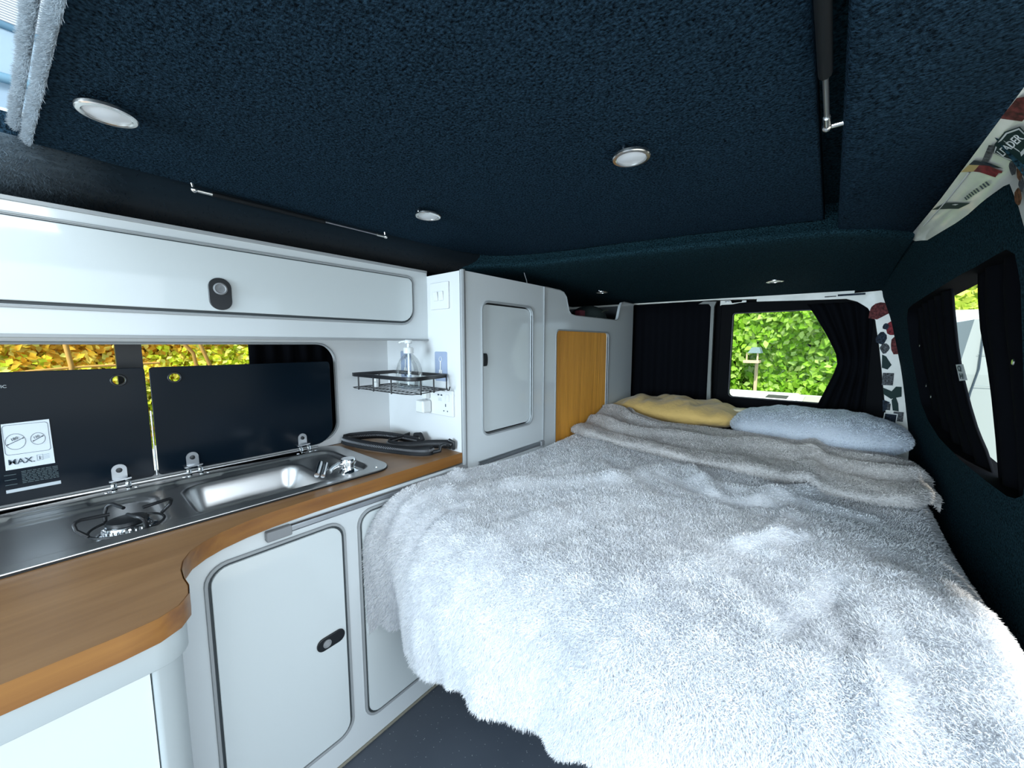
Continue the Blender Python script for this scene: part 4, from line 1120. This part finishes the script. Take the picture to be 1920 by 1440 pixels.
wr = [(-.84, .50, -.78, .66, .016, .014), (-.80, .50, -.70, .62, .014, -.012), (-.76, .66, -.62, 1.05, .026, .008), (.17, .60, .12, .95, .03, .012), (-.55, .55, -.50, .75, .03, .010), (-.02, .62, .03, .80, .02, -.010), (-.12, .86, -.02, 1.0, .014, .012),
    # wrinkle lines (x0,y0,x1,y1,width,height)
    (-.32, 1.28, -.21, 1.11, .022, .016), (-.21, 1.11, -.10, 1.13, .020, -.010), (-.12, 1.16, .02, 1.40, .028, .016), (-.05, 1.10, -.07, .87, .020, .012),
    (-.03, .98, -.10, .83, .024, -.006), (.034, .84, .05, .66, .022, -.012), (.06, .66, .08, .52, .020, .010), (.20, .86, .19, .70, .035, .012),
    (-.87, .53, -.856, .76, .020, .010), (-.856, .76, -.818, 1.09, .024, .010), (-.70, .83, -.47, 1.03, .030, .008), (-.47, 1.03, -.38, 1.27, .035, .012),
    (-.25, .55, -.10, .95, .045, .010), (-.45, .60, -.35, .9, .04, -.008), (.12, 1.0, .15, .60, .05, -.012), (-.60, 1.2, -.35, 1.05, .03, -.007),
    (-.15, .72, .0, .60, .03, .009), (-.30, 1.20, .10, 1.22, .02, .008), (-.38, 1.16, -.05, 1.05, .018, -.007)]
def seg_d(x, y, s):
    ax, ay, bx, by = s[:4]; dx, dy = bx - ax, by - ay
    t = np.clip(((x - ax) * dx + (y - ay) * dy) / (dx * dx + dy * dy), 0, 1)
    return (x - ax - t * dx) ** 2 + (y - ay - t * dy) ** 2, t
def top_z(x, y):
    z = .690 + .010 * np.sin(x * 5.1 + 1) * np.sin(y * 3.7) + .006 * np.sin(x * 11 + y * 7)
    for s in wr:
        d, t = seg_d(x, y, s); z = z + 1.35 * s[5] * np.exp(-d / s[4] ** 2)
    z = z - .020 * np.exp(-((x + .915) / .035) ** 2)
    z = z - .10 * np.clip((x - .185) / .07, 0, 1) ** 2
    return z
nu, nv = 260, 300
us = np.linspace(0, 1, nu); vs_ = np.linspace(0, 1, nv)
P = np.zeros((nu, nv, 3))
R = .13
for i, u in enumerate(us):
    x = -.903 + u * (.255 + .903)
    hem = .335 + .12 * smooth(u / .75) + .012 * math.sin(u * 23)
    yf = .470 + .010 * math.sin(u * 17) - .03 * math.exp(-((u - .02) / .05) ** 2) * 0
    Ltop = 2.10 - (yf + R); Larc = R * PI / 2; Ldr = max((.69 - R) - hem, .02)
    T = Ltop + Larc + Ldr
    for j, v in enumerate(vs_):
        s = v * T
        if s < Ltop:
            y = 2.10 - s; P[i, j] = (x, y, top_z(x, y))
        elif s < Ltop + Larc:
            a = (s - Ltop) / R; y = yf + R - R * math.sin(a)
            P[i, j] = (x, y, top_z(x, yf + R) - R + R * math.cos(a))
        else:
            q = s - Ltop - Larc; zt = top_z(x, yf + R) - R - q
            w_ = min(q / .15, 1)
            yy = yf + w_ * (.010 * math.sin(x * 30 + q * 3) + .005 * math.sin(x * 71 + 1.3)) + q * .08
            P[i, j] = (x, yy, zt)
    # folds running down from the bed edge near the cabinet
ys_ = P[:, :, 1]
def fleece_cols(P):
    x, y, z = P[..., 0], P[..., 1], P[..., 2]
    n_ = .5 + .25 * np.sin(x * 23 + np.sin(y * 17) * 2) * np.sin(y * 19 + 1) + .15 * np.sin(x * 61 + y * 47)
    c1_ = np.array([.91, .92, .945]); c2_ = np.array([.84, .855, .885])
    return c1_ * n_[..., None] + c2_ * (1 - n_[..., None])
bl = thing('fleece_blanket', 'large pale grey fluffy fleece blanket spread over the bed and hanging over its end', 'blanket', (-.33, 1.2, .69))
P = P[:, ::-1]
furry('cover', P, fleece_cols, 360000, .0075, .0014, (0, -.30, -.15), 11, M['fur'], bl, spread=.32,
      dens=lambda a: 1.0 / np.clip((a[..., 1] - .1) ** 2 + a[..., 0] ** 2 * .6, .12, 2.2) * (a[..., 1] < 1.6))

# turned-back strip of the blanket, underside up
xb = np.array([-.89, -.79, -.588, -.327, -.042, .104, .185, .243]); yb = np.array([1.50, 1.425, 1.365, 1.335, 1.320, 1.300, 1.335, 1.47])
xt = np.array([-.905, -.80, -.70, -.60, -.253, .023, .16, .245]); yt = np.array([1.95, 1.92, 1.78, 1.76, 1.84, 1.86, 1.82, 1.76])
nu, nv = 200, 90
Q = np.zeros((nu, nv, 3))
for i in range(nu):
    u = i / (nu - 1); x = -.903 + u * (.250 + .903)
    B_ = np.interp(x, xb, yb); T_ = np.interp(x, xt, yt)
    bz_ = float(top_z(np.array(min(x, .185)), np.array(B_)))
    for j in range(nv):
        v = j / (nv - 1)
        if v < .12:
            a = PI * (v / .12) ; r_ = .012 + .003 * math.sin(u * 21)
            y = B_ + .012 - r_ * math.sin(a) ; z = max(bz_, .685) + .010 + r_ - r_ * math.cos(a)
        else:
            t = (v - .12) / .88
            y = B_ + .012 + (T_ - B_ - .012) * t
            up = np.interp(x, [-.9, -.75, -.55, -.1, .15, .25], [.055, .050, .018, .012, .012, .0])
            z = max(bz_, .685) + .034 + .003 * math.sin(u * 21) * 2 + up * smooth((t - .15) / .8)
            for (c0_, c1v, wd, h) in ((.42, .50, .08, .018), (.72, .66, .07, .014), (.22, .30, .06, -.008), (.90, .52, .05, -.010)):
                cc_ = c0_ + (c1v - c0_) * u + .05 * math.sin(u * 7 + c0_ * 9)
                z += h * math.exp(-((t - cc_) / wd) ** 2)
            z += .006 * math.sin(x * 19 + t * 5) * math.sin(t * 6)
            if t > .93: z -= (t - .93) * .5
        z -= .04 * max((x - .205) / .045, 0) ** 2
        Q[i, j] = (x, y, z)
furry('turned_back_strip', Q, lambda P: fleece_cols(P) * np.array([.82, .78, .74]), 90000, .0062, .0018, (0, -.2, 0), 12, M['fur'], bl)  # taupe tint also darkened: the strip's shade is put into its colour

# pillows
def pillow(name, c, h, label, mats, fur=None, crease=0.0, seed=0, rot=0.0, cat='pillow', col=(.6, .6, .6)):
    nu, nv = 80, 60
    P = np.zeros((nu, nv, 3))
    for i in range(nu):
        a = 2 * PI * i / (nu - 1)
        for j in range(nv):
            b = -PI / 2 + PI * j / (nv - 1)
            ca, sa, cb, sb_ = math.cos(a), math.sin(a), math.cos(b), math.sin(b)
            e = .55
            X = math.copysign(abs(ca) ** e, ca) * abs(cb) ** .8; Y = math.copysign(abs(sa) ** e, sa) * abs(cb) ** .8; Z = math.copysign(abs(sb_) ** 1.0, sb_)
            k = crease * (math.sin(X * 9 + Y * 3 + seed) * .5 + math.sin(X * 17 - Y * 5 + seed * 2) * .3 + .3 * math.sin(X * 31 + Z * 4))
            Z *= 1 + k
            x_, y_ = X * h[0], Y * h[1]
            P[i, j] = (c[0] + x_ * math.cos(rot) - y_ * math.sin(rot), c[1] + x_ * math.sin(rot) + y_ * math.cos(rot), c[2] + Z * h[2])
    if fur:
        o = furry(name, P, lambda P: fleece_cols(P) * np.array(col), fur, .006, .0018, (0, -.1, 0), seed + 20, mats)
    else:
        o = grid_mesh(name, P, mats)
    tag(o, label, cat)
    return o
M['mustard'] = mat('mustard_velour', (.56, .37, .12), .85, sheen=.2, bump=(22, .7, .012))
pillow('pillow', (-.605, 2.02, .762), (.305, .19, .066), 'mustard yellow velour pillow by the left rear door', M['mustard'], crease=.24, seed=1, rot=-.05)
pillow('pillow', (-.040, 1.99, .755), (.285, .22, .073), 'pale fleece-covered pillow mound below the rear window', M['fur'], fur=40000, crease=.10, seed=3, rot=-.02, col=(.88, .92, .97))
pillow('cushion', (-.305, 2.06, .790), (.050, .03, .010), 'cream corner of a cushion poking up between the mustard and fleece pillows', mat('cream_cotton', (.62, .55, .38), .8), crease=.1, seed=5, rot=.2)

# ================================================================== OUTSIDE
struct(box('ground', (-14, -8, -.45), (14, 16, -.40), mat('pale_paving', (.38, .37, .34), .9, var=(3, .2))))
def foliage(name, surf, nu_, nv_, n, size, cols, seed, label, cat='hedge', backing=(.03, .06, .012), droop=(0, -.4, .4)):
    rng = np.random.default_rng(seed)
    u = rng.random(n); v = rng.random(n)
    pos, nor = surf(u, v)
    pos = pos + rng.normal(0, .5, (n, 1)) * .07 * nor
    d = rng.normal(0, 1, (n, 3)); d[:, 2] -= .5
    d -= (d * nor).sum(1)[:, None] * nor * .75
    d /= np.linalg.norm(d, axis=1)[:, None]
    nn = nor + rng.normal(0, .55, (n, 3)) + np.array([0, 0, .25]); s = np.cross(d, nn); s /= np.linalg.norm(s, axis=1)[:, None]
    nn = np.cross(s, d)
    L = size * rng.uniform(.6, 1.3, (n, 1)); W = L * .33
    a = pos; t = pos + d * L; m = pos + d * L * .45
    fold = nn * L * .10
    verts = np.stack([a, m - s * W + fold, t, m + s * W + fold, m], 1).reshape(-1, 3)
    k = np.arange(n)[:, None] * 5
    f = np.concatenate([k + np.array([[0, 4, 1]]), k + np.array([[1, 4, 2]]), k + np.array([[0, 3, 4]]), k + np.array([[4, 3, 2]])])
    cols = np.array(cols); w1 = rng.random(n)
    ci = rng.integers(0, len(cols), n)
    if callable(getattr(foliage, 'pick', None)): ci = foliage.pick(pos, rng)
    c = cols[ci] * rng.uniform(.75, 1.25, (n, 1))
    c = np.concatenate([c, np.ones((n, 1))], 1)
    me = np_mesh(name, verts, f); set_tint(me, np.repeat(c, 5, axis=0))
    t_ = thing(name, label, cat, tuple(float(q) for q in pos.mean(0) * np.array([1, 1, 0]) + np.array([0, 0, -.4])))
    link('leaves', me, M['leaf'], t_)
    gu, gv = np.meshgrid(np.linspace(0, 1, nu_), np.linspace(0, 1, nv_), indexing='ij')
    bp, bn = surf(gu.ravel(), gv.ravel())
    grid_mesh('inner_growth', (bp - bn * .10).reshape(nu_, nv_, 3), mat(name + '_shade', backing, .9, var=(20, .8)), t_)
    return t_
def s_rear(u, v):
    x = -2.3 + 2.65 * u; z = -.4 + 3.2 * v
    y = 4.35 + .10 * np.sin(x * 4 + z * 3) + .06 * np.sin(z * 7 - x * 5) + .3 * (x > .3) * (x - .3)
    return np.stack([x, y, z], -1), np.stack([0 * x, -1 + 0 * x, 0 * x], -1)
foliage('ivy_hedge', s_rear, 30, 30, 34000, .068, [(.20, .42, .025), (.28, .52, .04), (.14, .32, .02), (.36, .58, .08), (.44, .62, .16)], 3, 'bright green ivy hedge filling the rear window')
def s_left(u, v):
    y = -1.2 + 2.6 * u; z = .5 + 1.2 * v
    x = -3.0 + .12 * np.sin(y * 5 + z * 3) + .05 * np.sin(z * 9)
    return np.stack([x, y, z], -1), np.stack([1 + 0 * x, 0 * x, 0 * x], -1)
foliage.pick = lambda pos, rng: np.where(rng.random(len(pos)) < np.clip(.5 + .45 * np.sin(pos[:, 1] * 4.5 + 1.0) + .2 * (pos[:, 2] - 1.05) / .05, .15, .95), rng.integers(0, 3, len(pos)), rng.integers(3, 6, len(pos)))
shrub = foliage('autumn_shrub', s_left, 30, 30, 34000, .036, [(.90, .58, .06), (.92, .74, .16), (.86, .46, .05), (.74, .80, .06), (.62, .76, .05), (.86, .88, .22)], 4, 'yellow and orange leafed shrub seen through the kitchen window', 'shrub', backing=(.45, .25, .03))
foliage.pick = None
br = shrub
for k, pts in enumerate([[(-2.86, .52, .9), (-2.85, .50, 1.05), (-2.84, .45, 1.12), (-2.84, .40, 1.3)], [(-2.86, .62, .8), (-2.84, .57, .98), (-2.82, .53, 1.10), (-2.82, .5, 1.25)], [(-2.85, -.30, .96), (-2.83, .05, .99), (-2.84, .35, 1.0)], [(-2.84, .02, .6), (-2.83, .03, 1.0), (-2.84, .0, 1.3)]]):
    tube('branch', pts, .010 if k != 2 else .006, mat('orange_bark', (.50, .26, .06), .8), br)

# bird table in front of the hedge
bt_ = thing('bird_table', 'small wooden bird table with a grey roof in front of the ivy hedge', 'bird table', (-.54, 4.25, -.4))
M['pine'] = mat('pale_pine', (.55, .42, .27), .7)
box('post', (-.556, 4.30, -.4), (-.530, 4.325, .925), M['pine'], bt_)
box('tray', (-.640, 4.18, .925), (-.510, 4.32, .952), M['pine'], bt_, .003)
box('upright', (-.532, 4.19, .952), (-.518, 4.205, 1.025), M['pine'], bt_)
box('upright', (-.632, 4.29, .952), (-.620, 4.30, 1.025), M['pine'], bt_)
pymesh('roof', [(-.605, 4.17, 1.02), (-.498, 4.17, 1.02), (-.498, 4.33, 1.02), (-.605, 4.33, 1.02), (-.575, 4.19, 1.075), (-.515, 4.19, 1.075), (-.515, 4.31, 1.075), (-.575, 4.31, 1.075)],
       [(0, 1, 5, 4), (2, 3, 7, 6), (0, 4, 7, 3), (1, 2, 6, 5), (4, 5, 6, 7), (0, 3, 2, 1)], mat('grey_felt_roof', (.13, .19, .20), .7), bt_)

# pale flat topped thing just outside the rear window
ub = thing('storage_chest', 'white flat-topped storage chest with a dark slot outside the rear window', 'chest', (-.25, 3.2, -.4))
box('body', (-.95, 2.95, -.4), (.22, 3.75, .665), mat('chest_white', (.62, .64, .66), .4), ub, .03, 3)
box('lid', (-.97, 2.93, .665), (.24, 3.77, .705), mat('lid_white', (.72, .73, .74), .35), ub, .015, 3)
box('raised_panel', (-.62, 3.10, .705), (-.16, 3.55, .735), mat('lid_white2', (.72, .73, .74), .35), ub, .01, 2)
box('slot', (-.33, 3.12, .7352), (-.21, 3.30, .739), mat('slot_dark', (.05, .05, .05), .6), ub)
box('raised_panel', (-.13, 3.10, .705), (.18, 3.55, .722), mat('lid_grey', (.40, .38, .34), .5), ub, .01, 2)

# right side: white trailer, grey-blue van behind it, bank of leaves
tr = thing('box_trailer', 'white box trailer with panel seams parked outside the side window', 'trailer', (1.6, 5, -.4))
wt_m = mat('trailer_white', (.27, .31, .31), .45)
bm = bmesh.new()
vsx = [(.80, 4.9, -.35), (2.4, 4.9, -.35), (2.4, 7.0, -.35), (.80, 7.0, -.35), (.83, 4.9, .85), (2.4, 4.9, .85), (2.4, 7.0, .85), (.83, 7.0, .85), (.90, 4.95, 1.31), (2.3, 4.95, 1.36), (2.3, 6.9, 1.36), (.90, 6.9, 1.31)]
vv = [bm.verts.new(v) for v in vsx]
for f in ((0, 3, 2, 1), (0, 1, 5, 4), (1, 2, 6, 5), (2, 3, 7, 6), (3, 0, 4, 7), (4, 5, 9, 8), (5, 6, 10, 9), (6, 7, 11, 10), (7, 4, 8, 11), (8, 9, 10, 11)): bm.faces.new([vv[i] for i in f])
me = bpy.data.meshes.new('body'); bm.to_mesh(me); bm.free(); link('body', me, wt_m, tr)
tube('seam', [(.885, 4.885, .35), (.915, 4.885, .70), (.945, 4.888, .90), (.955, 4.93, 1.27), (.99, 4.94, 1.28)], .006, M['ink'], tr)
for z in (.12, .76, 1.02):
    tube('seam', [(.93, 4.885 + (.02 if z > .9 else 0), z), (1.3, 4.885 + (.02 if z > .9 else 0), z)], .002, M['inklight'], tr)
gv = thing('parked_van', 'grey-blue van roof and side beyond the white trailer', 'van', (1.6, 8, -.4))
pv = mat('grey_blue_paint', (.33, .40, .45), .3, var=(4, .3))
box('body', (1.02, 7.6, -.3), (2.8, 9.5, 1.30), pv, gv, .08, 3)
box('roof', (1.05, 7.7, 1.30), (2.75, 9.3, 1.56), mat('pale_roof', (.60, .66, .70), .35), gv, .10, 3)
def s_right(u, v):
    x = .5 + 3.5 * u; z = 1.0 + 1.6 * v; y = 10.2 + .2 * np.sin(x * 4 + z * 3)
    return np.stack([x, y, z], -1), np.stack([0 * x, -1 + 0 * x, 0 * x], -1)
foliage('roadside_bush', s_right, 16, 12, 5000, .16, [(.55, .66, .10), (.42, .58, .07), (.70, .76, .22)], 6, 'yellow-green bush at the top of the side window gap', 'bush', backing=(.10, .16, .03))
